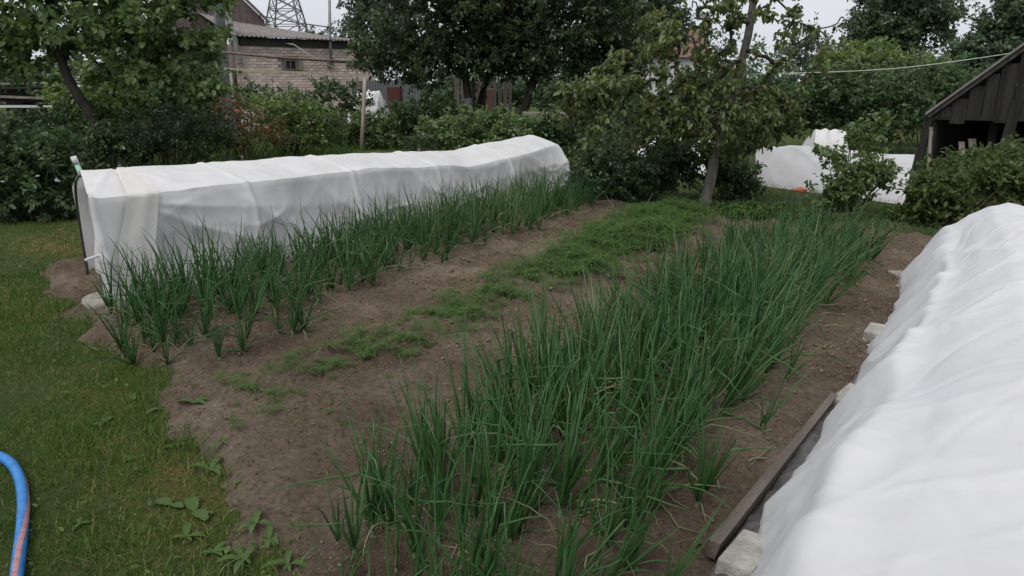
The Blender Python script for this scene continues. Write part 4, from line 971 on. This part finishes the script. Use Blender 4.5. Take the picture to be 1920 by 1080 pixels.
planks('plank_fence', 'tall dark board fence behind the dense plum crowns', 'fence', 1010, 1210, 165, 25, 16, ['wood_dark'], gap=.2, seed=9)
gf = thing('sheet_metal_fence', 'dark grey sheet metal fence at the right of the brick wall', 'fence', (at(730, 300, 25)[0], 25, 0))
for i in range(4):
    X = (i-1.5)*.56; V = []
    for q in range(13): V += [(X-.28+q*.0465, .02*math.sin(q*3.14), 0), (X-.28+q*.0465, .02*(q % 2), 1.75)]
    V += [(a, b+.03, c) for a, b, c in V]; Fq = []
    for q in range(12): a = q*2; Fq += [(a, a+2, a+3, a+1), (26+a, 27+a, 29+a, 28+a), (a+1, a+3, 29+a, 27+a)]
    obj('panel', mesh_py('panel', V, Fq), M['greyfence'], gf)
for X in (-1.12, 0, 1.12): MB().box((X, .08, .88), (.06, .06, 1.8)).build('post', M['steel'], gf)
rbx = thing('red_cabinet', 'faded red metal cabinet between bushes by the grey fence', 'cabinet', (at(746, 300, 23.5)[0], 23.5, 0))
MB().box((0, 0, .8), (.42, .4, 1.5)).bevel('body', M['red'], rbx, .01); MB().box((0, -.21, .8), (.36, .02, 1.4)).build('door', M['red'], rbx); MB().box((.12, -.225, .8), (.02, .03, .12)).build('handle', M['steel'], rbx); MB().box((0, 0, .03), (.38, .36, .1)).build('plinth', M['black'], rbx)
def heap(name, label, px0, px1, ytop, Y, mat, seed, cat='tarp', zb=0.0, depth=.8):
    nu, nv = 60, 30; a, b = at(px0, 300, Y), at(px1, 300, Y); zt = at((px0+px1)/2, ytop, Y)[2]; V = []; w = b[0]-a[0]
    for i in range(nu):
        f = i/(nu-1)
        for j in range(nv):
            g = j/(nv-1); pf = math.sin(math.pi*g)**.45; ef = min(1, 3.2*f, 3.2*(1-f))**.6
            x = np.array([f*6+seed]); y = np.array([g*4.]); k = .72+.5*fbm(x, y, 3, seed)[0]
            V.append(((f-.5)*w, (g-.5)*depth, zb+(zt-zb)*pf*ef*k+.02*ridge_noise(x*3, y*3, seed)[0]))
    return tag(obj(name, mesh_np(name, V, grid_faces(nu, nv), True), M[mat], None, ((a[0]+b[0])/2, Y, 0)), label, cat)
heap('white_tarp', 'crumpled white tarp bundle heaped behind the trellis post', 648, 748, 174, 21.4, 'tarp_white', 3)
heap('white_tarp', 'white sacking heaped under the left tree edge', -60, 26, 180, 11.9, 'tarp_white', 7)
heap('grey_tarp', 'grey tarp lump lying on the stacked boards', 25, 95, 157, 15.6, 'stone', 9)
lum = thing('board_stack', 'stack of old boards under a pale sheet edge beneath the left tree', 'boards', (at(40, 300, 15.2)[0], 15.2, 0))
for i, (z, w, mt) in enumerate([(1.62, 2.6, 'wood_dark'), (1.72, 2.3, 'wood'), (1.30, 3.0, 'render'), (1.42, 2.8, 'wood_dark'), (1.50, 2.4, 'wood')]): MB().box((-.3+.1*(i % 3), .1*(i % 2), z-.1), (w, 1.0, .045), Matrix.Rotation(.02*(i-2), 3, 'Y')).build('board', M[mt], lum)
for X in (-1.5, .9): MB().box((X, 0, .58), (.12, .9, 1.2)).build('trestle', M['wood_dark'], lum)
tag(MB().box((0, 0, 0), (1.2, .7, .03)).bevel('roof_sheet', M['render'], None, .005, 1, (at(75, 300, 13.6)[0], 13.6, .89)), 'pale corrugated sheet lying low under the left tree', 'sheet')
ts = bpy.data.objects['roof_sheet']; tsz = MB()
for X in (-.4, .4): tsz.box((X, 0, -.45), (.08, .5, .87))
tsz.build('support', M['wood_dark'], ts)
# table in the shade
tbl = thing('garden_table', 'low dark plank table with pale edge beside the plum trunks', 'table', (at(1018, 300, 17)[0], 17, 0))
for i in range(4): MB().box((0, -.3+i*.2, .99), (.95, .18, .04)).build('plank', M['wood'], tbl)
for X in (-.4, .4):
    for Yy in (-.28, .28): MB().box((X, Yy, .48), (.07, .07, .98)).build('leg', M['wood_dark'], tbl)
MB().box((0, -.33, .78), (.9, .03, .05)).build('rail', M['wood'], tbl)
rp = thing('rusty_post', 'reddish brown square post standing between the plum trunks', 'post', (at(921, 300, 17.5)[0], 17.5, 0)); zt = at(921, 168, 17.5)[2]
MB().bar((0, 0, -.1), (0, 0, zt), .10, .10).build('shaft', M['red'], rp); MB().box((0, 0, zt+.01), (.12, .12, .03)).build('cap', M['rust'], rp)
# white building with a red roof far behind the apple tree
wb = thing('white_building', 'white rendered house with red roof glimpsed behind the apple tree', 'building', (at(1255, 300, 33)[0], 33, 0))
MB().box((0, 1.5, 1.45), (2.6, 3, 2.9)).build('wall', M['render'], wb)
V = [(-1.5, -.2, 2.75), (1.5, -.2, 2.75), (1.5, 3.2, 2.75), (-1.5, 3.2, 2.75), (-1.5, 1.5, 4.0), (1.5, 1.5, 4.0)]
obj('roof', mesh_py('roof', V, [(0, 1, 5, 4), (2, 3, 4, 5), (1, 2, 5), (3, 0, 4), (3, 2, 1, 0)]), M['redroof'], wb)
wv = MB().box((.3, -.02, 1.5), (.5, .05, .8)).build('window', M['dark'], wb); MB().box((.3, -.05, 1.08), (.6, .1, .05)).build('sill', M['slate'], wv)
for dx, dz, sx, sz in ((-.27, 0, .05, .9), (.27, 0, .05, .9), (0, .42, .49, .05), (0, 0, .03, .78)): MB().box((.3+dx, -.035, 1.5+dz), (sx, .06, sz)).build('frame', M['wood'], wv)

# ------------------------------------------------------------------ back tunnels on the right
def cloth_prism(label, rA, rB, fA, fB, back, mat, seed, rnd=.35, name='row_cover_tunnel'):
    rA, rB, fA, fB = map(np.array, (rA, rB, fA, fB)); base = (fA+fB)/2; base[2] = 0; o = thing(name, label, 'plant cover', base); nu, nv = 90, 50
    bk = np.array(back); V = np.zeros((nu, nv, 3))
    for i in range(nu):
        f = i/(nu-1); r = rA*(1-f)+rB*f; a = fA*(1-f)+fB*f; b = a+bk; sag = .03*math.sin(f*math.pi*3)**2
        P = [a, a*.45+r*.55+np.array([0, 0, rnd*.16]), r-np.array([0, 0, sag]), b*.45+r*.55+np.array([0, 0, rnd*.16]), b]
        for j in range(nv):
            g = j/(nv-1)*4; q = min(int(g), 3); w = g-q; V[i, j] = P[q]*(1-w)+P[q+1]*w
    for _ in range(3): V[:, 1:-1] = .25*V[:, :-2]+.5*V[:, 1:-1]+.25*V[:, 2:]
    n = grid_norm(V); n *= np.sign(n[..., 2:3]+1e-6); uu, vv = np.meshgrid(np.linspace(0, 1, nu), np.linspace(0, 1, nv), indexing='ij')
    V += n*((ridge_noise(uu*3+vv*2, vv*2+uu, seed, 2)**4*.03+(fbm(uu*3, vv*3, 2, seed+4)-.5)*.04)*np.clip(np.minimum(vv, 1-vv)*12, .1, 1))[..., None]
    V[..., 2] = np.maximum(V[..., 2], .012); V -= base
    obj('cover', mesh_np('cover', V.reshape(-1, 3), grid_faces(nu, nv), True), M[mat], o)
    for ed in (V[0], V[-1]):
        c = (ed[0]+ed[-1])/2; c[2] = .0; obj('end_cloth', mesh_py('end_cloth', [c]+list(ed), [(0, i, i+1) for i in range(1, nv)], True), M[mat], o)
    for f in (.03, .5, .97):
        r = rA*(1-f)+rB*f-base; a = fA*(1-f)+fB*f-base; b = a+bk
        MB().tube(smooth_path([tuple(a*.9+b*.1-np.array([0, 0, .03])), tuple(a*.45+r*.45+b*.1), tuple(r-[0, 0, .07]), tuple(b*.45+r*.45+a*.1), tuple(b*.9+a*.1-np.array([0, 0, .03]))], 4), .01, 6).build('hoop', M['black'], o, True)
    return o
cloth_prism('peaked white fabric tunnel behind the round currant bush', at(1415, 268, 12.3), at(1716, 287, 11.0), gnd(1420, 349), gnd(1694, 386), (.55, 1.15, 0), 'tarp', 3, .2)
cloth_prism('short white fabric hump rising behind the peaked tunnel', at(1530, 240, 15), at(1585, 242, 15), (at(1524, 300, 14.5)[0], 14.5, 0), (at(1596, 300, 14.5)[0], 14.5, 0), (0, 1.1, 0), 'fabric', 6, .5)
cloth_prism('white fabric tunnel glimpsed through the apple tree leaves', at(1190, 250, 14), at(1330, 262, 14), (at(1180, 300, 13.4)[0], 13.4, 0), (at(1345, 300, 13.4)[0], 13.4, 0), (0, 1.1, 0), 'fabric', 8, .5)
p = gnd(1500, 361); bm = bmesh.new(); bmesh.ops.create_icosphere(bm, subdivisions=3, radius=1)
for v in bm.verts:
    k = 1+.5*(fbm(np.array([v.co.x*2+3]), np.array([v.co.y*2+v.co.z*3]), 3, 5)[0]-.5); v.co = Vector((v.co.x*.11, v.co.y*.06, max(v.co.z, -.6)*.05))*k
me = bpy.data.meshes.new('plastic_bag'); bm.to_mesh(me); bm.free(); tag(obj('plastic_bag', me, M['orange'], None, (p[0], p[1], .035)), 'orange crumpled bag at the foot of the peaked tunnel', 'bag')

# ------------------------------------------------------------------ dark wooden shed on the right
YS = 14.0; e0 = at(1742, 214, YS); SR = math.radians(-42); axd = np.array([math.cos(SR), math.sin(SR)])
def on_gable(px, py):                       # pixel -> (x along the gable, height)
    d = ray(px, py); k = np.linalg.solve(np.array([[d[0], -axd[0]], [d[1], -axd[1]]]), e0[:2]); return k[1], H+k[0]*d[2]
sh = thing('wooden_shed', 'dark weathered plank shed with sloping roof edge and open base', 'shed', (e0[0], YS, 0), SR)
pk, pz = on_gable(1965, 58); ez = e0[2]; slope = (pz-ez)/pk
def rake(x): return ez+slope*(x if x < pk else 2*pk-x)
x = .18; i = 0; zb = on_gable(1840, 226)[1]
while x < 2*pk-.2:
    w = random.uniform(.17, .26); zt = min(rake(x), rake(x+w))-.02; lo = zb+random.uniform(-.08, .05)
    if zt > lo+.05: MB().box((x+w/2, random.uniform(-.012, .012), (lo+zt)/2), (w-.012, .028, zt-lo), Matrix.Rotation(random.uniform(-.012, .012), 3, 'Y')).build('plank', M['wood_dark'], sh)
    x += w
MB().bar((-.02, -.06, ez-.03), (pk, -.06, pz), .03, .10, (0, 0, 1)).build('rake_board', M['bark_grey'], sh); MB().bar((2*pk+.12, -.06, ez-.09), (pk, -.06, pz), .03, .15).build('rake_board', M['wood'], sh)
for q in (0, 1):
    xa, xb = (-.03, pk) if q == 0 else (2*pk+.03, pk); V = [(xa, -.15, ez-.02), (xb, -.15, pz+.03), (xb, 4, pz+.03), (xa, 4, ez-.02)]; V += [(a, b, c+.05) for a, b, c in V]
    obj('roof', mesh_py('roof', V, [(0, 1, 2, 3), (7, 6, 5, 4), (0, 4, 5, 1), (1, 5, 6, 2), (2, 6, 7, 3), (3, 7, 4, 0)]), M['slate'], sh)
for X, lx, mt, w in ((.02, -.10, 'wood_dark', .12), (1.35, -.12, 'wood_dark', .16), (2.6, 0, 'wood_dark', .14), (2*pk-.1, 0, 'wood_dark', .12)): MB().bar((X+lx, .0, -.1), (X, 0, min(rake(X)-.05, zb+.35)), w, .10, (0, 1, 0)).build('post', M[mt], sh)
MB().bar((.0, .03, zb+.05), (2*pk, .03, zb+.05), .08, .10).build('cross_beam', M['wood_dark'], sh)
MB().box((.12, 2, ez/2-.05), (.04, 3.8, ez-.1)).build('side_wall', M['wood_dark'], sh); MB().box((pk, 3.9, .8), (2*pk-.2, .05, 1.6)).build('back_wall', M['wood_dark'], sh); MB().box((2*pk-.2, 2, .6), (.05, 3.8, 1.2)).build('side_wall', M['wood_dark'], sh)
for i, (px, yt, dx, w, mt) in enumerate([(1838, 262, -.03, .13, 'wood'), (1818, 268, .02, .10, 'wood'), (1760, 240, .06, .05, 'wood'), (1790, 280, .02, .06, 'wood_dark'), (1882, 215, .10, .14, 'wood_dark')]):
    Y = 13.5; p = at(px, yt, Y); o = MB().bar((0, 0, -.05), (dx, .25, p[2]), w, .03, (0, 1, 0)).build('leaning_plank', M[mt], None, False, (p[0]-dx, Y, 0))
    tag(o, ['wide grey plank end sticking up before the dark shed', 'narrow pale plank beside the wide grey one at the shed', 'thin pale stick leaning at the shed corner post', 'short dark stake under the shed opening', 'broad dark plank leaning in the shed opening'][i], 'plank')
ca, cb, cc = at(2000, 84, 13.6), at(1700, 124, 12.2), at(1395, 140, 9.9)
tag(MB().tube(smooth_path([tuple(ca), tuple(cb-np.array([0, 0, .02])), tuple(cc)], 10), .007, 5).build('washing_line', M['cord'], None, True), 'pale cord stretched from the dark shed to the apple tree', 'cord')

# ------------------------------------------------------------------ trees
def T(px, py, Y): return at(px, py, Y)
def B0(px, Y): return np.array([at(px, 300, Y)[0], Y, 0.0])
GT = 'dark fruit trees in the middle of the garden'
tree('fruit_tree', 'broad leafy tree with a dark trunk leaning left over the lawn', B0(200, 12), [B0(200, 12)-[0, 0, .08], T(178, 235, 12), T(150, 185, 12), T(125, 140, 12), T(100, 60, 12), T(90, -20, 12)],
     pxlobes([(50, 40, 120, 80), (210, 60, 150, 80), (330, 85, 95, 65), (110, -50, 190, 80), (-20, 90, 90, 60), (300, 10, 110, 70), (240, 130, 90, 35), (60, 115, 90, 40), (355, 140, 45, 45), (320, -60, 120, 60)], 12, 1.0), 300, 44, .125, 'lf_left', 'bark', .095, .30, seed=2, wr=.66)
tree('plum_tree', 'dense dark plum tree with whitewashed trunk foot beside red post', B0(880, 20), [B0(880, 20)-[0, 0, .1], T(879, 225, 20), T(876, 170, 20), T(868, 110, 20), T(850, 40, 20)],
     pxlobes([(745, 70, 90, 60), (850, 20, 120, 90), (700, 105, 48, 38), (790, 118, 85, 45), (880, 92, 90, 52), (930, 30, 90, 80), (820, -70, 150, 70)], 20, 1.2), 620, 36, .13, 'lf_plum', 'bark', .14, .40, seed=3, whitewash=.5, group=GT)
tree('plum_tree', 'dark plum tree with slanting trunk forking close to the ground', B0(985, 20), [B0(985, 20)-[0, 0, .1], T(982, 215, 20), T(995, 170, 20), T(1015, 110, 20), T(1040, 40, 20)],
     pxlobes([(1000, 50, 110, 90), (1085, 90, 110, 70), (1010, 118, 90, 35), (1110, 20, 110, 80), (1170, 120, 70, 55), (1040, -60, 170, 70), (960, 95, 70, 50)], 20, 1.2), 620, 36, .13, 'lf_plum', 'bark', .14, .40, seed=4, group=GT)
tree('plum_tree', 'slim dark tree trunk leaning right beside the whitewashed plum', B0(893, 21), [B0(893, 21)-[0, 0, .1], T(898, 200, 21), T(912, 150, 21), T(930, 90, 21)],
     pxlobes([(930, 60, 110, 70), (900, -20, 120, 60)], 21, 1.2), 320, 40, .125, 'lf_plum', 'bark', .10, .33, seed=14, group=GT)
tree('plum_tree', 'dark tree crown behind the apple tree with olive leaves', B0(1190, 22.5), [B0(1190, 22.5)-[0, 0, .1], T(1192, 200, 22.5), T(1195, 120, 22.5), T(1200, 50, 22.5)],
     pxlobes([(1180, 60, 90, 80), (1230, 20, 70, 70), (1160, -40, 120, 60), (1120, 150, 70, 50)], 22.5, 1.2), 420, 38, .13, 'lf_far', 'bark', .12, .38, seed=5)
tree('apple_tree', 'apple tree with grey trunk and curled olive leaves at the bed end', B0(1322, 9.6), [B0(1322, 9.6)-[0, 0, .08], T(1324, 370, 9.6), T(1334, 330, 9.6), T(1346, 262, 9.7), T(1374, 172, 9.8), T(1402, 70, 9.9), T(1415, -20, 10)],
     pxlobes([(1330, 215, 130, 60), (1420, 240, 75, 50), (1430, 190, 60, 40), (1190, 135, 70, 45, -.5), (1120, 180, 60, 40, -.6), (1250, 75, 60, 55), (1230, 235, 85, 40), (1085, 225, 40, 40, -.6), (1330, 110, 60, 60, 0, .45), (1410, 10, 110, 50, 0, .35), (1520, 40, 60, 50, 0, .25), (1480, 130, 90, 60, 0, .18), (1360, 290, 55, 22)], 9.6, .7), 330, 28, .080, 'lf_apple', 'bark_grey', .085, .15, seed=6, wr=.62, droop=.7, curl=.3, twigs=260, flat=.9)
tree('birch_tree', 'tall grey green birch with drooping twigs behind the plum crowns', B0(715, 42), [B0(715, 42)-[0, 0, .1], T(716, 120, 42), T(714, 40, 42), T(712, -40, 42)],
     pxlobes([(690, 20, 45, 50), (740, 20, 60, 50), (660, 50, 22, 35), (700, -50, 80, 50), (700, 80, 40, 25)], 42, 2), 420, 34, .2, 'lf_birch', 'bark_grey', .16, .5, seed=7, detail=1, droop=1.2, flat=1.3)
tree('poplar_tree', 'big blue green tree beyond the garden with airy crown edge', B0(1690, 36), [B0(1690, 36)-[0, 0, .1], T(1690, 130, 36), T(1692, 60, 36), T(1690, -20, 36)],
     pxlobes([(1690, 50, 85, 55), (1650, 90, 55, 45), (1740, 25, 60, 40), (1690, -10, 80, 50), (1620, 60, 40, 40, 0, .6)], 36, 2), 520, 36, .22, 'lf_far', 'bark', .22, .55, seed=8, detail=1)
tree('lime_tree', 'mid green tree rising above the dark shed roof', B0(1880, 32), [B0(1880, 32)-[0, 0, .1], T(1880, 140, 32), T(1885, 70, 32), T(1888, 0, 32)],
     pxlobes([(1890, 60, 60, 60), (1850, 115, 60, 50), (1810, 110, 35, 45), (1910, 10, 45, 50), (1960, 80, 60, 70)], 32, 1.5), 480, 36, .2, 'lf_far', 'bark', .18, .48, seed=9, detail=1)
tree('young_tree', 'fresh green bushy tree before the big blue green crown', B0(1615, 28), [B0(1615, 28)-[0, 0, .1], T(1615, 190, 28), T(1618, 120, 28)],
     pxlobes([(1610, 130, 75, 45), (1680, 140, 60, 40), (1560, 150, 45, 35), (1740, 150, 50, 40)], 28, 1), 380, 36, .17, 'lf_light', 'bark', .12, .42, seed=10, detail=1)
tree('far_tree', 'small hazy grey green tree far beyond the apple branches', B0(1512, 62), [B0(1512, 62)-[0, 0, .1], T(1512, 130, 62), T(1512, 80, 62)],
     pxlobes([(1512, 85, 36, 34), (1490, 110, 40, 30), (1560, 110, 40, 30)], 62, 2), 120, 26, .25, 'lf_birch', 'bark', .2, .8, seed=11, detail=1)
for i, (px, y) in enumerate([(583, 62), (603, 66)]):
    tree('far_tree', 'tiny distant tree top above the corrugated roof beside the pylon', B0(px, 70), [B0(px, 70)-[0, 0, .1], T(px, 100, 70), T(px, y, 70)], pxlobes([(px, y+8, 10, 14)], 70, 1), 30, 24, .22, 'lf_birch', 'bark', .1, .5, seed=20+i, detail=1, group='distant tree tops by the pylon')
# far wood that closes the view
rng = np.random.default_rng(77); C = []
for i in range(900):
    x = rng.uniform(-70, 75); y = rng.uniform(66, 84); h = 4.2+2.4*vn(np.array([x*.13]), np.array([0.]), 4)[0]; C.append((x, y, h*rng.random()**.7))
V, Fc = leaf_cloud(C, 26, 1.4, .42, rng, .9, .7, 1); V[:, 2] = np.maximum(V[:, 2], .0)
tag(obj('distant_wood', mesh_np('distant_wood', V, Fc), M['lf_far']), 'distant belt of trees closing the view behind the gardens', 'wood', kind='stuff')

# ------------------------------------------------------------------ bushes
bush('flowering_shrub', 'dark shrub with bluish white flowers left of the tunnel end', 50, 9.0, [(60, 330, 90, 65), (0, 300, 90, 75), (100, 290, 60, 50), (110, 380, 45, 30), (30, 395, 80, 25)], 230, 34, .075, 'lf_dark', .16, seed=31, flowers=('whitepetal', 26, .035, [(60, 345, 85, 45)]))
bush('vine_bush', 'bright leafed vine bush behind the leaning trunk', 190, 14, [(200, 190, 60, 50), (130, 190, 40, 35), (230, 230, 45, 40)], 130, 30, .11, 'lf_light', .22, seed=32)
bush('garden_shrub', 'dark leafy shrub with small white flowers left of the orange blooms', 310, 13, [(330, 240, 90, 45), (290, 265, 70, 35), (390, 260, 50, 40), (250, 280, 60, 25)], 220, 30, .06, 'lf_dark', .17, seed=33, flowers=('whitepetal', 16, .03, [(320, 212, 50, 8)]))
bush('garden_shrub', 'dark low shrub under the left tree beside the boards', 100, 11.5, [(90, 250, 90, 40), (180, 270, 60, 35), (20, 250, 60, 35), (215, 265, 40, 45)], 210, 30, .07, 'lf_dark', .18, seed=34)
bush('tree_shrub', 'tall dark shrub between the leaning tree and the trellis post', 330, 16, [(300, 170, 80, 50), (380, 160, 50, 60), (340, 200, 90, 30)], 200, 30, .10, 'lf_dark', .25, seed=35)
bush('azalea_bush', 'bronze green bush covered with orange blooms behind the tunnel', 455, 15.5, [(440, 215, 50, 40), (480, 250, 60, 35), (430, 255, 45, 30), (530, 250, 30, 30)], 170, 28, .05, 'lf_brown', .15, seed=36, flowers=('orange', 34, .055, [(440, 215, 50, 35), (515, 250, 40, 14), (470, 255, 60, 30)]))
bush('currant_bush', 'bright green currant bush at the right of the orange blooms', 545, 17, [(540, 215, 70, 35), (500, 200, 45, 30), (590, 235, 50, 40), (550, 250, 60, 25)], 200, 30, .085, 'lf_light', .2, seed=37)
bush('asparagus_bush', 'soft feathery asparagus bush beside the trellis post', 640, 19.6, [(640, 255, 45, 35), (610, 260, 35, 28), (670, 265, 35, 25), (630, 225, 25, 15)], 300, 60, .05, 'lf_fern', .16, seed=38, wr=.12, droop=-.6, flat=1.2, detail=1)
bush('vine_bush', 'dark climbing beans growing under the trellis rail', 560, 19.8, [(490, 185, 40, 30), (560, 195, 40, 26), (620, 180, 40, 32), (660, 190, 35, 36), (460, 180, 25, 26), (600, 160, 24, 14, 0, .4)], 150, 26, .085, 'lf_dark', .2, seed=39)
bush('currant_bush', 'mid green bush in front of the white tarp bundle', 725, 19.4, [(725, 245, 45, 42), (765, 240, 40, 40), (690, 245, 32, 38), (660, 250, 30, 40)], 170, 30, .085, 'lf_left', .2, seed=40)
bush('hydrangea_bush', 'small bush with dusty pink flower heads behind the tunnel ridge', 790, 13.5, [(790, 272, 32, 20)], 50, 26, .05, 'lf_dark', .12, seed=41, flowers=('pinkpetal', 45, .04, None))
bush('currant_bush', 'wide glossy green bush under the plum trees behind the tunnel', 900, 14, [(870, 250, 60, 35), (940, 245, 65, 35), (990, 250, 40, 30), (820, 250, 40, 30), (910, 225, 60, 20)], 260, 30, .075, 'lf_left', .17, seed=42)
bush('currant_bush', 'dark bush behind the rounded far tunnel end', 1060, 14, [(1060, 250, 50, 50), (1010, 255, 40, 30), (1120, 240, 50, 50)], 170, 30, .075, 'lf_dark', .18, seed=43)
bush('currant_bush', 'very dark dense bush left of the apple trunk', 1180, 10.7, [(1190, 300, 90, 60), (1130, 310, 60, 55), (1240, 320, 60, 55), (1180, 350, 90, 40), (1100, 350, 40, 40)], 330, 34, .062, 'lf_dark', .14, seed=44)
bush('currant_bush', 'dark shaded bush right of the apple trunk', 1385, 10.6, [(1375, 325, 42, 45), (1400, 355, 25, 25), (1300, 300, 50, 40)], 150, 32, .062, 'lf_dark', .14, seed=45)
bush('currant_bush', 'round currant bush with lobed leaves before the peaked tunnel', 1590, 9.4, [(1600, 325, 60, 50), (1570, 365, 50, 30), (1640, 330, 38, 35), (1620, 255, 36, 35), (1565, 310, 35, 35), (1650, 230, 28, 30, 0, .6)], 165, 24, .068, 'lf_left', .13, seed=46, stems=8)
bush('raspberry_bush', 'light green raspberry thicket between dark shed and bright cover', 1790, 8.6, [(1760, 360, 60, 45), (1820, 340, 60, 35), (1880, 330, 60, 35), (1730, 420, 50, 45), (1790, 400, 60, 40), (1940, 340, 60, 50)], 200, 30, .066, 'lf_rasp', .21, seed=47, stems=9)
bush('raspberry_bush', 'darker raspberry canes before the shed posts', 1860, 11, [(1850, 305, 60, 25), (1910, 300, 50, 35), (1790, 320, 40, 25)], 100, 28, .075, 'lf_rasp', .24, seed=48)
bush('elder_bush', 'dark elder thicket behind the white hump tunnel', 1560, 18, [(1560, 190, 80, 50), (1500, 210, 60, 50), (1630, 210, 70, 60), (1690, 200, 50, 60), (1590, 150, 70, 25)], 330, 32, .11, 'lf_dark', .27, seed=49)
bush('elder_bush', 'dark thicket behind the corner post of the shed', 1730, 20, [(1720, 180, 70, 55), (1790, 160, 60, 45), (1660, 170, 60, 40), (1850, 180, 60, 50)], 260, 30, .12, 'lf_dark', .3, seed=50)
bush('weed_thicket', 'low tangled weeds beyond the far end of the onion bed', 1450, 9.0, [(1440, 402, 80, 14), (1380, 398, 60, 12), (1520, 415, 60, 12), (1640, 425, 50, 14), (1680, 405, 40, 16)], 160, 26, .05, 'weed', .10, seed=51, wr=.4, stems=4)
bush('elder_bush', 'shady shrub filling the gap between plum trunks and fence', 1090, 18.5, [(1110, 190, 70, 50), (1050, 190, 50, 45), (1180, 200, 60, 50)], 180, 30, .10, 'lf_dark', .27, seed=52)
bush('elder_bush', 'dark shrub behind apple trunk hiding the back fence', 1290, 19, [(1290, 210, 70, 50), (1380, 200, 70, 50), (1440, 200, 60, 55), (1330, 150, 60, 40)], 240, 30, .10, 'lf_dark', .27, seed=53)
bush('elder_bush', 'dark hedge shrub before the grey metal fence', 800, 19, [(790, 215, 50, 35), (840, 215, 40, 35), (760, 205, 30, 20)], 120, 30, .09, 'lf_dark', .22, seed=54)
bush('hedge_bush', 'far dark hedge behind the plank fence and plum trunks', 960, 27, [(830, 165, 60, 25), (900, 170, 70, 25), (980, 170, 70, 28), (1060, 170, 70, 28), (1140, 170, 60, 28)], 300, 30, .15, 'lf_far', .4, seed=55)
bush('hedge_bush', 'far hedge behind the white hump tunnel and thickets', 1500, 30, [(1330, 165, 80, 30), (1430, 165, 80, 30), (1530, 165, 80, 30), (1640, 170, 80, 28), (1760, 170, 80, 30), (1860, 175, 70, 30)], 380, 30, .17, 'lf_far', .45, seed=56)
bush('hedge_bush', 'far hedge behind the boards and the leaning tree', 120, 26, [(20, 150, 90, 35), (150, 150, 90, 35), (280, 150, 90, 35), (370, 150, 60, 40)], 300, 30, .15, 'lf_far', .4, seed=57)
